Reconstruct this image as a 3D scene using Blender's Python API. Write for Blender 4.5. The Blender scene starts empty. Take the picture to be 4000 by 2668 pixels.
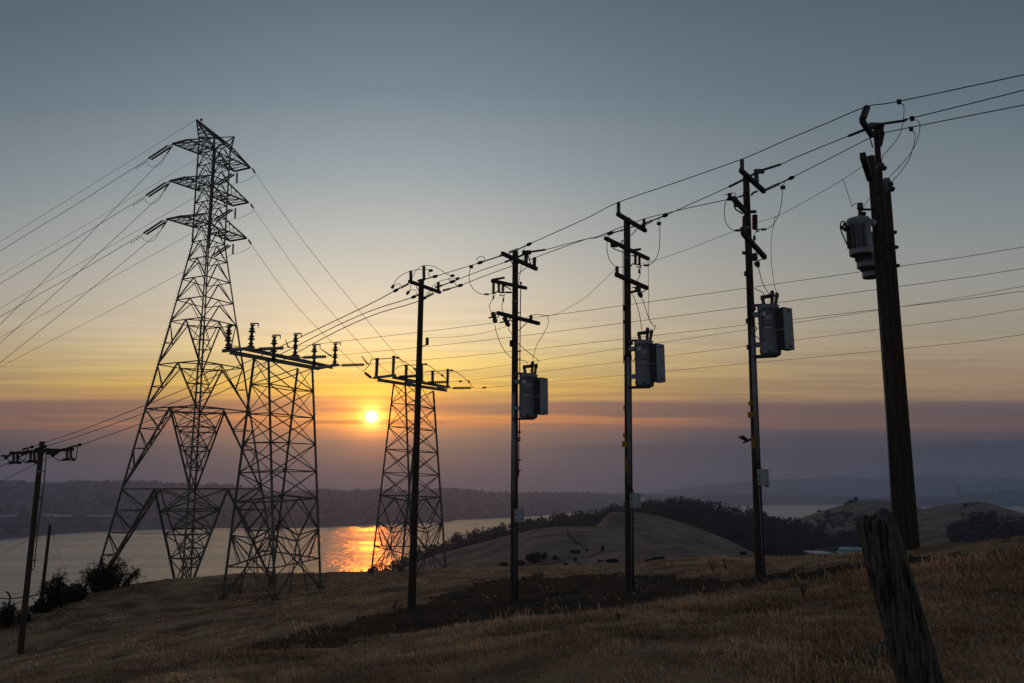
import bpy, math, random
import numpy as np
from mathutils import Vector, Matrix
from mathutils.bvhtree import BVHTree
R = math.radians
random.seed(7); rng = np.random.default_rng(11)
S = bpy.context.scene
COL = S.collection

# ------------------------------------------------------------------ camera
FS, CXS, CYS, HYS = 3111.1, 2000.0, 1334.0, 1914.0     # 28 mm lens on a 36 mm frame, 4000 px wide
EYE = 1.7
PITCH = math.atan((HYS - CYS) / FS)
CP, SP = math.cos(PITCH), math.sin(PITCH)
cam = bpy.data.cameras.new('camera'); cam.lens = 28.0; cam.sensor_width = 36.0
cam.clip_start = 0.05; cam.clip_end = 60000
camo = bpy.data.objects.new('camera', cam); COL.objects.link(camo)
camo.location = (0, 0, EYE); camo.rotation_euler = (R(90) + PITCH, 0, 0)
S.camera = camo
S.render.resolution_x, S.render.resolution_y = 1024, 683

def ray(sx, sy):
    a, b = (sx - CXS) / FS, (CYS - sy) / FS
    return Vector((a, CP - b * SP, SP + b * CP))
def at(sx, sy, Y):                       # the point seen at a photo pixel, Y metres away along the ground
    d = ray(sx, sy); return Vector((0, 0, EYE)) + d * (Y / d.y)
def at2(x, y, Y): return at(x * 1.70140, y * 1.70140, Y)
def vp(sx, sy, P, Q):                    # the point seen at a photo pixel on the upright plane through P and Q
    n = Vector((Q.y - P.y, P.x - Q.x, 0)); d = ray(sx, sy)
    t = n.dot(P - Vector((0, 0, EYE))) / n.dot(d)
    return Vector((0, 0, EYE)) + d * t
def zoom(x0, y0, k): return lambda x, y: (x0 + k * x, y0 + k * y)

# ------------------------------------------------------------------ sky, sun, exposure
SUN_EL = 5.15; SUN_AZ = math.degrees(math.atan2(ray(853 * 1.7014, 957 * 1.7014).x, ray(853 * 1.7014, 957 * 1.7014).y))
def lin(c): return tuple((v / 255 / 12.92) if v / 255 <= .04045 else ((v / 255 + .055) / 1.055) ** 2.4 for v in c) + (1,)

W = bpy.data.worlds.new('World'); S.world = W; W.use_nodes = True
nt = W.node_tree; nt.nodes.clear()
def N(t, kind, **kw):
    n = t.nodes.new(kind)
    for k, v in kw.items():
        if k == 'op': n.operation = v
        elif k == 'inp':
            for i, val in v.items():
                if hasattr(val, 'is_output'): t.links.new(val, n.inputs[i])
                else: n.inputs[i].default_value = val
        else: setattr(n, k, v)
    return n
def M(t, op, a, b=0.0, c=0.0, clamp=False):
    n = N(t, 'ShaderNodeMath', op=op, inp={0: a, 1: b, 2: c}); n.use_clamp = clamp; return n.outputs[0]
def ramp(t, fac, stops, interp='LINEAR'):
    n = t.nodes.new('ShaderNodeValToRGB'); cr = n.color_ramp; cr.interpolation = interp
    while len(cr.elements) < len(stops): cr.elements.new(0.5)
    for e, (p, c) in zip(cr.elements, sorted(stops)): e.position = p; e.color = c
    t.links.new(fac, n.inputs[0]); return n.outputs[0]
def mixc(t, fac, a, b, mode='MIX'):
    n = t.nodes.new('ShaderNodeMix'); n.data_type = 'RGBA'; n.blend_type = mode
    for i, v in ((0, fac), (6, a), (7, b)):
        if hasattr(v, 'is_output'): t.links.new(v, n.inputs[i])
        else: n.inputs[i].default_value = v
    return n.outputs[2]

tc = N(nt, 'ShaderNodeTexCoord').outputs['Generated']
sep = N(nt, 'ShaderNodeSeparateXYZ', inp={0: tc})
X, Y_, Z = sep.outputs
el0 = M(nt, 'MULTIPLY', M(nt, 'ARCSINE', Z), 57.29578)
azr = M(nt, 'ARCTAN2', X, Y_); az = M(nt, 'MULTIPLY', azr, 57.29578)
el = M(nt, 'DIVIDE', el0, M(nt, 'MAXIMUM', M(nt, 'COSINE', azr), .78))      # the smoke layers lie level across the view
daz = M(nt, 'SUBTRACT', az, SUN_AZ)
# long thin smoke streaks
cv = N(nt, 'ShaderNodeCombineXYZ', inp={0: M(nt, 'MULTIPLY', az, .045), 1: M(nt, 'MULTIPLY', el, .75), 2: 0.3}).outputs[0]
nz1 = N(nt, 'ShaderNodeTexNoise', inp={'Vector': cv, 'Scale': 1.0, 'Detail': 5.0, 'Roughness': .55}).outputs[0]
cv2 = N(nt, 'ShaderNodeCombineXYZ', inp={0: M(nt, 'MULTIPLY', az, .09), 1: M(nt, 'MULTIPLY', el, 2.6), 2: 4.3}).outputs[0]
nz2 = N(nt, 'ShaderNodeTexNoise', inp={'Vector': cv2, 'Scale': 1.0, 'Detail': 4.0, 'Roughness': .5}).outputs[0]
wob = M(nt, 'ADD', M(nt, 'MULTIPLY', M(nt, 'SUBTRACT', nz1, .5), 1.6), M(nt, 'MULTIPLY', M(nt, 'SUBTRACT', nz2, .5), 1.2))
band = ramp(nt, M(nt, 'DIVIDE', el, 20), [(0, (.25,) * 3 + (1,)), (.17, (.6,) * 3 + (1,)), (.27, (.62,) * 3 + (1,)), (.42, (1,) * 3 + (1,)), (.7, (.2,) * 3 + (1,)), (1, (.1,) * 3 + (1,))])
elw = M(nt, 'ADD', el, M(nt, 'MULTIPLY', wob, band))
fe = M(nt, 'DIVIDE', elw, 45.0, clamp=True)
SUNCOL = [(45, (66, 82, 100)), (33.8, (93, 110, 125)), (28, (115, 132, 145)), (22.4, (148, 161, 168)), (17.8, (183, 186, 183)), (14.7, (206, 200, 186)), (11.6, (232, 214, 180)),
          (10, (243, 218, 156)), (8.5, (249, 212, 106)), (7.3, (250, 196, 58)), (6.5, (240, 174, 62)), (6.05, (160, 98, 72)), (5.4, (150, 88, 70)), (5.05, (226, 136, 58)), (4.5, (214, 112, 56)),
          (4.25, (130, 86, 82)), (3.5, (92, 77, 88)), (2.8, (57, 62, 85)), (1.9, (70, 71, 92)), (1.0, (96, 84, 96)), (0, (98, 85, 95))]
FARCOL = [(45, (58, 73, 88)), (33.8, (83, 98, 110)), (28, (98, 112, 122)), (22.4, (119, 130, 135)), (17.8, (139, 144, 143)), (14.7, (154, 151, 143)), (11.6, (163, 153, 134)),
          (10, (167, 149, 123)), (8.5, (164, 140, 112)), (7.3, (161, 136, 107)), (6.35, (154, 127, 102)), (6.0, (108, 92, 90)), (5.3, (96, 85, 88)), (4.9, (118, 97, 91)), (4.45, (108, 91, 88)),
          (4.2, (80, 75, 84)), (2.9, (48, 57, 75)), (1.9, (60, 67, 84)), (1.0, (77, 78, 89)), (0, (82, 81, 91))]
cs = ramp(nt, fe, [(e / 45, lin(c)) for e, c in SUNCOL])
cf = ramp(nt, fe, [(e / 45, lin(c)) for e, c in FARCOL])
wsun = M(nt, 'EXPONENT', M(nt, 'MULTIPLY', M(nt, 'POWER', M(nt, 'DIVIDE', M(nt, 'ABSOLUTE', daz), 21.0), 2.0), -1.0))
sky = mixc(nt, wsun, cf, cs)
# ragged grey-mauve smoke streaks just over the bank
b2 = ramp(nt, M(nt, 'DIVIDE', el, 16), [(.21, (.15,) * 3 + (1,)), (.28, (1,) * 3 + (1,)), (.37, (1,) * 3 + (1,)), (.43, (.42,) * 3 + (1,)), (.60, (.2,) * 3 + (1,)), (.9, (0, 0, 0, 1))])
st = M(nt, 'MULTIPLY', M(nt, 'MULTIPLY', ramp(nt, M(nt, 'ADD', M(nt, 'MULTIPLY', nz2, .7), M(nt, 'MULTIPLY', nz1, .3)), [(.45, (0, 0, 0, 1)), (.56, (1, 1, 1, 1))]), b2), .85)
# halo and disc of the sun
sd = ray(853 * 1.7014, 957 * 1.7014).normalized()
dt = N(nt, 'ShaderNodeVectorMath', op='DOT_PRODUCT', inp={0: tc, 1: tuple(sd)}).outputs['Value']
rr = M(nt, 'MULTIPLY', M(nt, 'ARCCOSINE', M(nt, 'MINIMUM', dt, .9999999)), 57.29578)
dele = M(nt, 'SUBTRACT', el0, SUN_EL)
r2 = M(nt, 'SQRT', M(nt, 'ADD', M(nt, 'POWER', M(nt, 'DIVIDE', M(nt, 'ABSOLUTE', daz), 1.5), 2.0), M(nt, 'POWER', M(nt, 'ABSOLUTE', dele), 2.0)))
def gauss(r, s): return M(nt, 'EXPONENT', M(nt, 'MULTIPLY', M(nt, 'POWER', M(nt, 'DIVIDE', r, s), 2.0), -1.0))
above = ramp(nt, M(nt, 'DIVIDE', elw, 10), [(.33, (.08,) * 3 + (1,)), (.43, (1,) * 3 + (1,))])
def addl(base, g, col): return mixc(nt, 1.0, base, mixc(nt, g, (0, 0, 0, 1), col), 'ADD')
streak = M(nt, 'ADD', .55, M(nt, 'MULTIPLY', nz2, .9))
sky = addl(sky, M(nt, 'MULTIPLY', M(nt, 'MULTIPLY', gauss(r2, 1.55), above), streak), (1.1, .44, -.01, 1))
sky = addl(sky, M(nt, 'MULTIPLY', M(nt, 'MULTIPLY', gauss(r2, 3.8), above), streak), (.44, .13, -.05, 1))
sky = addl(sky, gauss(rr, 2.4), (.56, .085, -.03, 1))
smoke = mixc(nt, gauss(r2, 4.0), lin((112, 84, 82)), lin((206, 92, 30)))
sky = mixc(nt, st, sky, smoke)
sky = addl(sky, gauss(rr, 1.1), (1.0, .52, .05, 1))
sky = addl(sky, gauss(rr, .55), (3, 1.9, .6, 1))
disc = ramp(nt, M(nt, 'DIVIDE', rr, 1.0), [(.28, (1, 1, 1, 1)), (.46, (0, 0, 0, 1))])
sky = addl(sky, disc, (9, 4.8, 1.6, 1))
# a little physically based dusk sky over all of it
ns = N(nt, 'ShaderNodeTexSky', sky_type='NISHITA', sun_disc=False, sun_elevation=R(SUN_EL), sun_rotation=R(SUN_AZ), dust_density=4.0)
sky = mixc(nt, 1.0, sky, mixc(nt, .006, (0, 0, 0, 1), ns.outputs[0]), 'ADD')
bg = N(nt, 'ShaderNodeBackground', inp={0: sky, 1: 1.0})
nt.links.new(bg.outputs[0], N(nt, 'ShaderNodeOutputWorld').inputs[0])

sun = bpy.data.lights.new('sun', 'SUN'); sun.energy = 0.14; sun.angle = R(0.53); sun.color = (1.0, .19, .01)
suno = bpy.data.objects.new('sun', sun); COL.objects.link(suno)
suno.rotation_euler = (-sd).to_track_quat('-Z', 'Y').to_euler()
S.view_settings.view_transform = 'Standard'; S.view_settings.look = 'None'
S.view_settings.exposure = 0.0; S.view_settings.gamma = 1.0; S.view_settings.use_curve_mapping = False
cy = S.cycles
cy.max_bounces = 6; cy.diffuse_bounces = 2; cy.glossy_bounces = 3; cy.volume_bounces = 1; cy.transparent_max_bounces = 12
cy.use_denoising = True; cy.denoiser = 'OPENIMAGEDENOISE'; cy.denoising_input_passes = 'RGB_ALBEDO_NORMAL'; cy.denoising_prefilter = 'ACCURATE'
cy.sample_clamp_indirect = 4.0

# ------------------------------------------------------------------ materials
MATS = {}
def mat(name, c1, c2=None, scale=8.0, rough=.8, metal=0.0, stretch=(1, 1, 1), bump=0.0, detail=5.0, attr=None, lo=.35, hi=.65, spec=.3):
    m = bpy.data.materials.new(name); m.use_nodes = True; t = m.node_tree
    b = t.nodes['Principled BSDF']; b.inputs['Roughness'].default_value = rough; b.inputs['Metallic'].default_value = metal
    b.inputs['Specular IOR Level'].default_value = spec
    tcn = N(t, 'ShaderNodeTexCoord').outputs['Object']
    mp = N(t, 'ShaderNodeMapping', inp={'Vector': tcn}); mp.inputs['Scale'].default_value = stretch
    nz = N(t, 'ShaderNodeTexNoise', inp={'Vector': mp.outputs[0], 'Scale': scale, 'Detail': detail, 'Roughness': .6})
    c2 = c2 or tuple(v * .7 for v in c1)
    col = ramp(t, nz.outputs[0], [(lo, c1 + (1,)), (hi, c2 + (1,))])
    if attr:
        at_ = N(t, 'ShaderNodeAttribute', attribute_name=attr)
        col = mixc(t, 1.0, col, at_.outputs['Color'], 'MULTIPLY')
    t.links.new(col, b.inputs['Base Color'])
    if bump:
        bp = N(t, 'ShaderNodeBump', inp={'Strength': bump, 'Height': nz.outputs[0], 'Distance': .02})
        t.links.new(bp.outputs[0], b.inputs['Normal'])
    MATS[name] = m; return m
mat('galvanised_steel', (.13, .125, .12), (.085, .08, .078), 3, .6, .3)
mat('beam_steel', (.19, .19, .19), (.12, .12, .118), 4, .6, .3)
mat('creosote_wood', (.078, .058, .044), (.020, .016, .013), 5, .85, stretch=(14, 14, .5), bump=.6)
mat('old_wood', (.075, .058, .044), (.035, .027, .021), 5, .85, stretch=(14, 14, .6), bump=.6)
mat('grey_wood', (.115, .106, .096), (.014, .012, .011), 6, .9, stretch=(9, 9, .55), bump=.9, lo=.4, hi=.62)
mat('crossarm_wood', (.06, .048, .038), (.028, .022, .018), 10, .85, bump=.3)
mat('porcelain', (.045, .035, .035), (.03, .025, .026), 6, .35, spec=.5)
mat('grey_polymer', (.10, .10, .105), (.07, .07, .075), 6, .5)
mat('glass_disc', (.22, .15, .14), (.15, .10, .10), 6, .2, spec=.6)
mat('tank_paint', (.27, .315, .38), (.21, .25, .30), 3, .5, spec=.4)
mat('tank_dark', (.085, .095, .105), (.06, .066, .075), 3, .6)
mat('box_paint', (.36, .40, .44), (.29, .32, .36), 4, .5)
mat('conduit_grey', (.22, .235, .25), (.16, .17, .185), 5, .6)
mat('cable_black', (.02, .02, .02), (.014, .014, .014), 5, .6)
mat('aluminium_wire', (.07, .068, .066), (.05, .05, .05), 5, .6, .2)
mat('hardware', (.035, .033, .032), (.02, .02, .02), 9, .6, .3)
mat('white_plate', (.62, .62, .60), (.5, .5, .5), 20, .6)
mat('yellow_marker', (.42, .27, .01), (.2, .13, .01), 12, .7)
mat('red_lens', (.35, .02, .015), (.25, .015, .01), 12, .4)
mat('feather', (.03, .026, .023), (.016, .014, .012), 20, .9)
mat('bark', (.03, .024, .018), (.018, .014, .011), 8, .9)
mat('leaf', (.028, .032, .016), (.014, .018, .010), 3, .8)
mat('forest_leaf', (.026, .032, .022), (.014, .018, .014), .05, .9, spec=.02)
mat('straw', (.76, .455, .265), (.45, .27, .16), .9, .9, spec=.05, attr='tint', lo=.3, hi=.7)
mat('soil', (.048, .040, .033), (.026, .022, .0185), 1.6, .95, spec=.02, bump=.8, lo=.3, hi=.7)
mat('thatch', (.40, .24, .145), (.118, .074, .050), .55, .95, spec=.02, bump=.7, lo=.37, hi=.64, detail=8)
mat('golden_hill', (.29, .205, .155), (.14, .103, .082), .05, .95, spec=.02, lo=.38, hi=.62, detail=8)
mat('far_land', (.085, .065, .052), (.026, .025, .022), .006, .95, spec=.02, lo=.38, hi=.62, detail=9)
mat('forest_floor', (.014, .016, .012), (.009, .011, .009), .02, .95, spec=.02)
mat('hazy_mountain', (.30, .30, .32), (.24, .24, .26), .002, .95)  # paled: part of the fading by haze is put into this colour
mat('rock', (.10, .10, .095), (.05, .05, .048), 6, .9, bump=.6)
mat('blue_metal_roof', (.30, .40, .47), (.24, .33, .40), 2, .55)
mat('dark_trim', (.04, .045, .05), (.03, .03, .035), 4, .8)
mat('pale_wall', (.60, .57, .54), (.45, .43, .41), .05, .8)
mat('house_wall', (.22, .20, .18), (.10, .09, .085), .02, .8)
mat('warehouse_white', (.80, .78, .76), (.7, .68, .66), .02, .7)
mat('petal', (.65, .45, .01), (.5, .3, .01), 5, .7)
def water_mat():
    m = bpy.data.materials.new('strait_water'); m.use_nodes = True; t = m.node_tree; b = t.nodes['Principled BSDF']
    b.inputs['Base Color'].default_value = (.17, .155, .13, 1); b.inputs['Roughness'].default_value = .30; b.inputs['IOR'].default_value = 1.33
    tcn = N(t, 'ShaderNodeTexCoord').outputs['Object']
    def nz(sx, sy, d, ro=.6):
        mp = N(t, 'ShaderNodeMapping', inp={'Vector': tcn}); mp.inputs['Scale'].default_value = (sx, sy, 1)
        return N(t, 'ShaderNodeTexNoise', inp={'Vector': mp.outputs[0], 'Scale': 1.0, 'Detail': d, 'Roughness': ro}).outputs[0]
    h = M(t, 'ADD', M(t, 'MULTIPLY', nz(.09, .045, 5), 1.0), M(t, 'MULTIPLY', nz(.045, .011, 4), 3.6))
    calm = ramp(t, nz(.0010, .006, 4), [(.40, (.30,) * 3 + (1,)), (.60, (1.0,) * 3 + (1,))])
    bp = N(t, 'ShaderNodeBump', inp={'Strength': calm, 'Distance': 2.2, 'Height': h})
    t.links.new(M(t, 'ADD', M(t, 'MULTIPLY', calm, .10), .19), b.inputs['Roughness'])
    t.links.new(bp.outputs[0], b.inputs['Normal']); MATS['water'] = m
water_mat()

# ------------------------------------------------------------------ object helpers
ORIGIN = {}
def tag(o, label=None, cat=None, group=None, kind=None):
    for k, v in (('label', label), ('category', cat), ('group', group), ('kind', kind)):
        if v: o[k] = v
    return o
def thing(name, loc, label, cat, group=None):
    o = bpy.data.objects.new(name, None); COL.objects.link(o); o.location = loc; o.empty_display_size = .2
    ORIGIN[o] = Vector(loc); return tag(o, label, cat, group)
def org(parent):
    p = parent
    while p is not None and p not in ORIGIN: p = p.parent
    return ORIGIN[p] if p is not None else Vector((0, 0, 0))
def link(name, me, parent=None):
    o = bpy.data.objects.new(name, me); COL.objects.link(o)
    if parent is not None: o.parent = parent
    return o
class MB:
    def __init__(s): s.v = []; s.f = []
    def ring(s, c, u, w, r, n, jit=None):
        b = len(s.v)
        for k in range(n):
            a = 2 * math.pi * k / n; s.v.append(c + (u * math.cos(a) + w * math.sin(a)) * r)
        return b
    def sweep(s, pts, rad, n=6, cap=True):
        pts = [Vector(p) for p in pts]
        if not hasattr(rad, '__len__'): rad = [rad] * len(pts)
        prev = None; u = None
        for i, p in enumerate(pts):
            d = (pts[min(i + 1, len(pts) - 1)] - pts[max(i - 1, 0)])
            d = d.normalized() if d.length > 1e-9 else Vector((0, 0, 1))
            if u is None: u = d.cross(Vector((0, 0, 1)) if abs(d.z) < .9 else Vector((1, 0, 0))).normalized()
            else:
                u = u - d * u.dot(d); u = u.normalized() if u.length > 1e-6 else d.orthogonal().normalized()
            w = d.cross(u); b = s.ring(p, u, w, rad[i], n)
            if prev is not None:
                for k in range(n): s.f.append((prev + k, prev + (k + 1) % n, b + (k + 1) % n, b + k))
            elif cap: s.f.append(tuple(range(b + n - 1, b - 1, -1)))
            prev = b
        if cap: s.f.append(tuple(range(prev, prev + n)))
        return s
    def lathe(s, p, q, prof, n=12):          # prof: (fraction along p->q, radius)
        d = q - p; u = d.normalized().orthogonal().normalized(); w = d.normalized().cross(u); prev = None
        for t, r in prof:
            b = s.ring(p + d * t, u, w, max(r, 1e-4), n)
            if prev is not None:
                for k in range(n): s.f.append((prev + k, prev + (k + 1) % n, b + (k + 1) % n, b + k))
            else: s.f.append(tuple(range(b + n - 1, b - 1, -1)))
            prev = b
        s.f.append(tuple(range(prev, prev + n))); return s
    def box(s, c, ax, ay, az_, sx, sy, sz):
        b = len(s.v)
        for i in (-1, 1):
            for j in (-1, 1):
                for k in (-1, 1): s.v.append(c + ax * (i * sx / 2) + ay * (j * sy / 2) + az_ * (k * sz / 2))
        for q in ((0, 1, 3, 2), (4, 6, 7, 5), (0, 4, 5, 1), (2, 3, 7, 6), (0, 2, 6, 4), (1, 5, 7, 3)): s.f.append(tuple(b + i for i in q))
        return s
    def beam(s, p, q, w, h):
        d = (q - p); L = d.length; d = d / L
        up = Vector((0, 0, 1)) if abs(d.z) < .95 else Vector((0, 1, 0))
        sd_ = d.cross(up).normalized(); up = sd_.cross(d)
        return s.box((p + q) / 2, d, sd_, up, L, w, h)
    def build(s, name, m, parent=None, smooth=False):
        o0 = org(parent); me = bpy.data.meshes.new(name)
        me.from_pydata([tuple(Vector(v) - o0) for v in s.v], [], s.f); me.update()
        me.materials.append(MATS[m])
        if smooth: me.polygons.foreach_set('use_smooth', [True] * len(me.polygons))
        return link(name, me, parent)
def np_mesh(name, verts, faces, m, parent=None, smooth=False, tint=None):
    me = bpy.data.meshes.new(name); verts = np.asarray(verts, np.float32); faces = np.asarray(faces, np.int32)
    k = faces.shape[1]; nf = len(faces)
    me.vertices.add(len(verts)); me.vertices.foreach_set('co', verts.ravel())
    me.loops.add(nf * k); me.loops.foreach_set('vertex_index', faces.ravel())
    me.polygons.add(nf); me.polygons.foreach_set('loop_start', np.arange(0, nf * k, k, dtype=np.int32))
    me.polygons.foreach_set('loop_total', np.full(nf, k, np.int32))
    if smooth: me.polygons.foreach_set('use_smooth', np.ones(nf, bool))
    me.update(calc_edges=True)
    if tint is not None:
        a = me.color_attributes.new('tint', 'FLOAT_COLOR', 'POINT')
        c = np.ones((len(verts), 4), np.float32); c[:, :3] = tint; a.data.foreach_set('color', c.ravel())
    me.materials.append(MATS[m]); return link(name, me, parent)
def spline(pts, n=8):
    P = [Vector(p) for p in pts]
    if len(P) == 2: return [P[0].lerp(P[1], i / n) for i in range(n + 1)]
    P = [P[0] * 2 - P[1]] + P + [P[-1] * 2 - P[-2]]; out = []
    for i in range(1, len(P) - 2):
        for k in range(n):
            t = k / n; a, b, c, d = P[i - 1:i + 3]
            out.append(.5 * ((2 * b) + (c - a) * t + (2 * a - 5 * b + 4 * c - d) * t * t + (3 * b - a - 3 * c + d) * t ** 3))
    out.append(P[-2]); return out
def sagged(p, q, sag, n=16):
    return [p.lerp(q, i / n) - Vector((0, 0, sag * 4 * (i / n) * (1 - i / n))) for i in range(n + 1)]
# one steel angle of unit length, shared by all lattice members
def angle_mesh(m):
    me = bpy.data.meshes.new('angle_' + m); t = .16
    prof = [(-.5, -.5), (.5, -.5), (.5, -.5 + t), (-.5 + t, -.5 + t), (-.5 + t, .5), (-.5, .5)]
    v = [(x, y, z) for z in (-.5, .5) for x, y in prof]
    f = [(k, (k + 1) % 6, 6 + (k + 1) % 6, 6 + k) for k in range(6)] + [(3, 2, 1, 0), (5, 4, 3, 0), (6, 7, 8, 9), (6, 9, 10, 11)]
    me.from_pydata(v, [], f); me.materials.append(MATS[m]); return me
ANG = {m: angle_mesh(m) for m in ('galvanised_steel', 'beam_steel')}
def member(name, p, q, w, parent, m='galvanised_steel', roll=0.0):
    d = q - p; o = link(name, ANG[m], parent)
    M_ = Matrix.Translation((p + q) / 2 - org(parent)) @ d.to_track_quat('Z', 'Y').to_matrix().to_4x4() @ Matrix.Rotation(roll, 4, 'Z') @ Matrix.Diagonal((w, w, d.length, 1))
    o.matrix_basis = M_; return o
def copy_tree(o, parent=None):
    c = o.copy(); COL.objects.link(c); c.parent = parent
    for ch in list(o.children): copy_tree(ch, c)
    return c
def sheds(n, r0, r1, soft=.5):
    pr = [(0, r0)]
    for i in range(n):
        a = i / n
        pr += [(a + .12 / n, r0), (a + .45 / n, r1), (a + .62 / n, r1 * .97), (a + .9 / n, r0)]
    return pr + [(1, r0)]
BELL = [(0, .45), (.12, .5), (.17, 1), (.29, 1), (.33, .55), (.52, .58), (.56, .78), (.66, .78), (.70, .45), (1, .38)]
def insulator(p, q, r, n, parent, name='insulator', m='porcelain', core=.5, seg=10, bell=False):
    pr = [((i + t) / n, r * k) for i in range(n) for t, k in BELL] if bell else sheds(n, r * core, r)
    return MB().lathe(p, q, pr, seg).build(name, m, parent, True)
def tube(name, pts, r, m, parent=None, n=5, smooth=True): return MB().sweep(pts, r, n).build(name, m, parent, smooth)

# ------------------------------------------------------------------ noise for terrain
def vnoise(x, y, seed):
    g = np.random.default_rng(seed).random((64, 64)); xi = np.floor(x).astype(int); yi = np.floor(y).astype(int)
    fx = x - xi; fy = y - yi; fx = fx * fx * (3 - 2 * fx); fy = fy * fy * (3 - 2 * fy)
    a = g[xi % 64, yi % 64]; b = g[(xi + 1) % 64, yi % 64]; c = g[xi % 64, (yi + 1) % 64]; d = g[(xi + 1) % 64, (yi + 1) % 64]
    return (a * (1 - fx) + b * fx) * (1 - fy) + (c * (1 - fx) + d * fx) * fy - .5
def fbm(x, y, seed, oct=4):
    s = 0; a = 1.0
    for i in range(oct): s = s + a * vnoise(x * 2 ** i, y * 2 ** i, seed + i); a *= .5
    return s

# ------------------------------------------------------------------ the near hillside
POLE = {'F': (46, 1500, 41), 'A': (945, 1392, 26.6), 'B': (1180, 1382, 25.0), 'C': (1445, 1357, 22.7), 'D': (1745, 1322, 21.0), 'E': (2069, 1276, 17.5)}
ctrl = [at2(*v) for v in POLE.values()] + [at2(*v) for v in (
    (0, 1430, 48), (-250, 1500, 44), (150, 1385, 52), (300, 1348, 55), (420, 1330, 58), (560, 1320, 60), (730, 1320, 62), (815, 1318, 63), (1020, 1308, 60), (1176, 1303, 56), (1300, 1300, 50),
    (1500, 1290, 46), (1760, 1280, 42), (1970, 1283, 38), (2110, 1263, 27), (2250, 1248, 20), (2351, 1237, 17.5), (2700, 1215, 16),
    (700, 1450, 28), (350, 1450, 36), (0, 1568, 16), (350, 1568, 13), (700, 1568, 10), (1176, 1568, 8), (1700, 1568, 7), (2351, 1568, 6.3), (-400, 1700, 16),
    (872 / 1.7014, 2335 / 1.7014, 51.3), (1073 / 1.7014, 2343 / 1.7014, 49.1), (1252 / 1.7014, 2294 / 1.7014, 53.2), (2351, 1400, 9.5), (1700, 1420, 12.5), (1250, 1450, 15), (900, 1500, 16))]
ctrl += [Vector(v) for v in ((0, 0, .05), (-6, 0, -1.2), (6, 0, .3), (-30, 5, -6.5), (30, 5, 2.4), (0, -14, 1.5), (-33, -10, -6), (30, 20, .6), (0, 3.5, -1.0),
    (-31, 76, -8.1), (-36, 80, -8.1), (-26, 80, -8.3), (-31, 86, -9.5), (-9, 66.5, -4.75), (-3, 65, -4.7), (-6.7, 62.5, -4.75), (-45, 70, -11), (0, 85, -11), (25, 70, -9), (40, 50, -6), (-50, 40, -12.5), (-70, 60, -22), (60, 60, -12),
    (0, 120, -26), (-50, 120, -28), (60, 120, -26), (0, 170, -44), (100, 150, -36), (-90, 150, -44), (-90, 20, -22), (70, 10, 2))]
CX_ = np.array([c.to_tuple() for c in ctrl])
def tps(r2): return np.where(r2 > 1e-9, r2 * np.log(r2 + 1e-12), 0)
nC = len(CX_); d2 = ((CX_[:, None, :2] - CX_[None, :, :2]) ** 2).sum(-1)
A_ = np.zeros((nC + 3, nC + 3)); A_[:nC, :nC] = tps(d2) + np.eye(nC) * 2.0
A_[:nC, nC] = 1; A_[:nC, nC + 1:] = CX_[:, :2]; A_[nC, :nC] = 1; A_[nC + 1:, :nC] = CX_[:, :2].T
SOL = np.linalg.solve(A_, np.concatenate([CX_[:, 2], [0, 0, 0]]))
def ground(x, y):
    x = np.asarray(x, float); y = np.asarray(y, float); z = SOL[nC] + SOL[nC + 1] * x + SOL[nC + 2] * y
    for i in range(nC): z = z + SOL[i] * tps((x - CX_[i, 0]) ** 2 + (y - CX_[i, 1]) ** 2)
    d = np.hypot(x, y); k = np.clip(d / 12, .25, 1)
    return z + k * (.16 * fbm(x / 3.1, y / 3.1, 3) + .10 * fbm(x / .9, y / .9, 9, 3))
def gz(p): return float(ground(np.array([p[0]]), np.array([p[1]]))[0])
def to_px(x, y, z):
    z = z - EYE; d = y * CP + z * SP; u = -y * SP + z * CP
    d = np.where(np.abs(d) < .1, .1, d)
    return CXS + FS * x / d, CYS - FS * u / d, d
UP = [(520, 1492), (700, 1442), (840, 1412), (960, 1387), (1050, 1347), (1150, 1327), (1300, 1319), (1500, 1320), (1700, 1322), (1850, 1303), (1970, 1286), (2110, 1271), (2250, 1256), (2400, 1241)]
LO = [(520, 1500), (800, 1474), (960, 1452), (1100, 1441), (1200, 1420), (1400, 1396), (1600, 1365), (1800, 1337), (1990, 1311), (2110, 1301), (2250, 1276), (2400, 1256)]
def dirt(x, y, z, wob=True):             # 1 on the bare soil strip along the poles
    px, py, d = to_px(x, y, z); px = px / 1.7014; py = py / 1.7014
    if wob: py = py + 16 * fbm(x / 1.3, y / 1.3, 21, 3)
    u = np.interp(px, *zip(*UP)); l = np.interp(px, *zip(*LO))
    return ((py > u) & (py < l) & (px > 520) & (px < 2400) & (d > 1) & (y > 8)).astype(float)
na, nr = 520, 420
azs = np.linspace(R(-66), R(66), na); rs = np.exp(np.linspace(math.log(1.6), math.log(185), nr))
AA, RR_ = np.meshgrid(azs, rs); GX = RR_ * np.sin(AA); GY = RR_ * np.cos(AA); GZ = ground(GX, GY)
dm = dirt(GX, GY, GZ); GZ = GZ - .05 * dm + dm * .05 * fbm(GX / .35, GY / .35, 31, 3)
ii = (np.arange(nr - 1)[:, None] * na + np.arange(na - 1)[None, :])
quads = np.stack([ii, ii + 1, ii + na + 1, ii + na], -1).reshape(-1, 4)
V = np.stack([GX, GY, GZ], -1).reshape(-1, 3)
dq = dm.ravel()[quads].mean(1) > .5
def sub(V, Q):
    u, inv = np.unique(Q, return_inverse=True); return V[u], inv.reshape(Q.shape)
v_, q_ = sub(V, quads[~dq]); tag(np_mesh('hillside', v_, q_, 'thatch', None, True), kind='structure')
v_, q_ = sub(V, quads[dq]); tag(np_mesh('dirt_track', v_, q_, 'soil', None, True), kind='structure')
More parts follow.
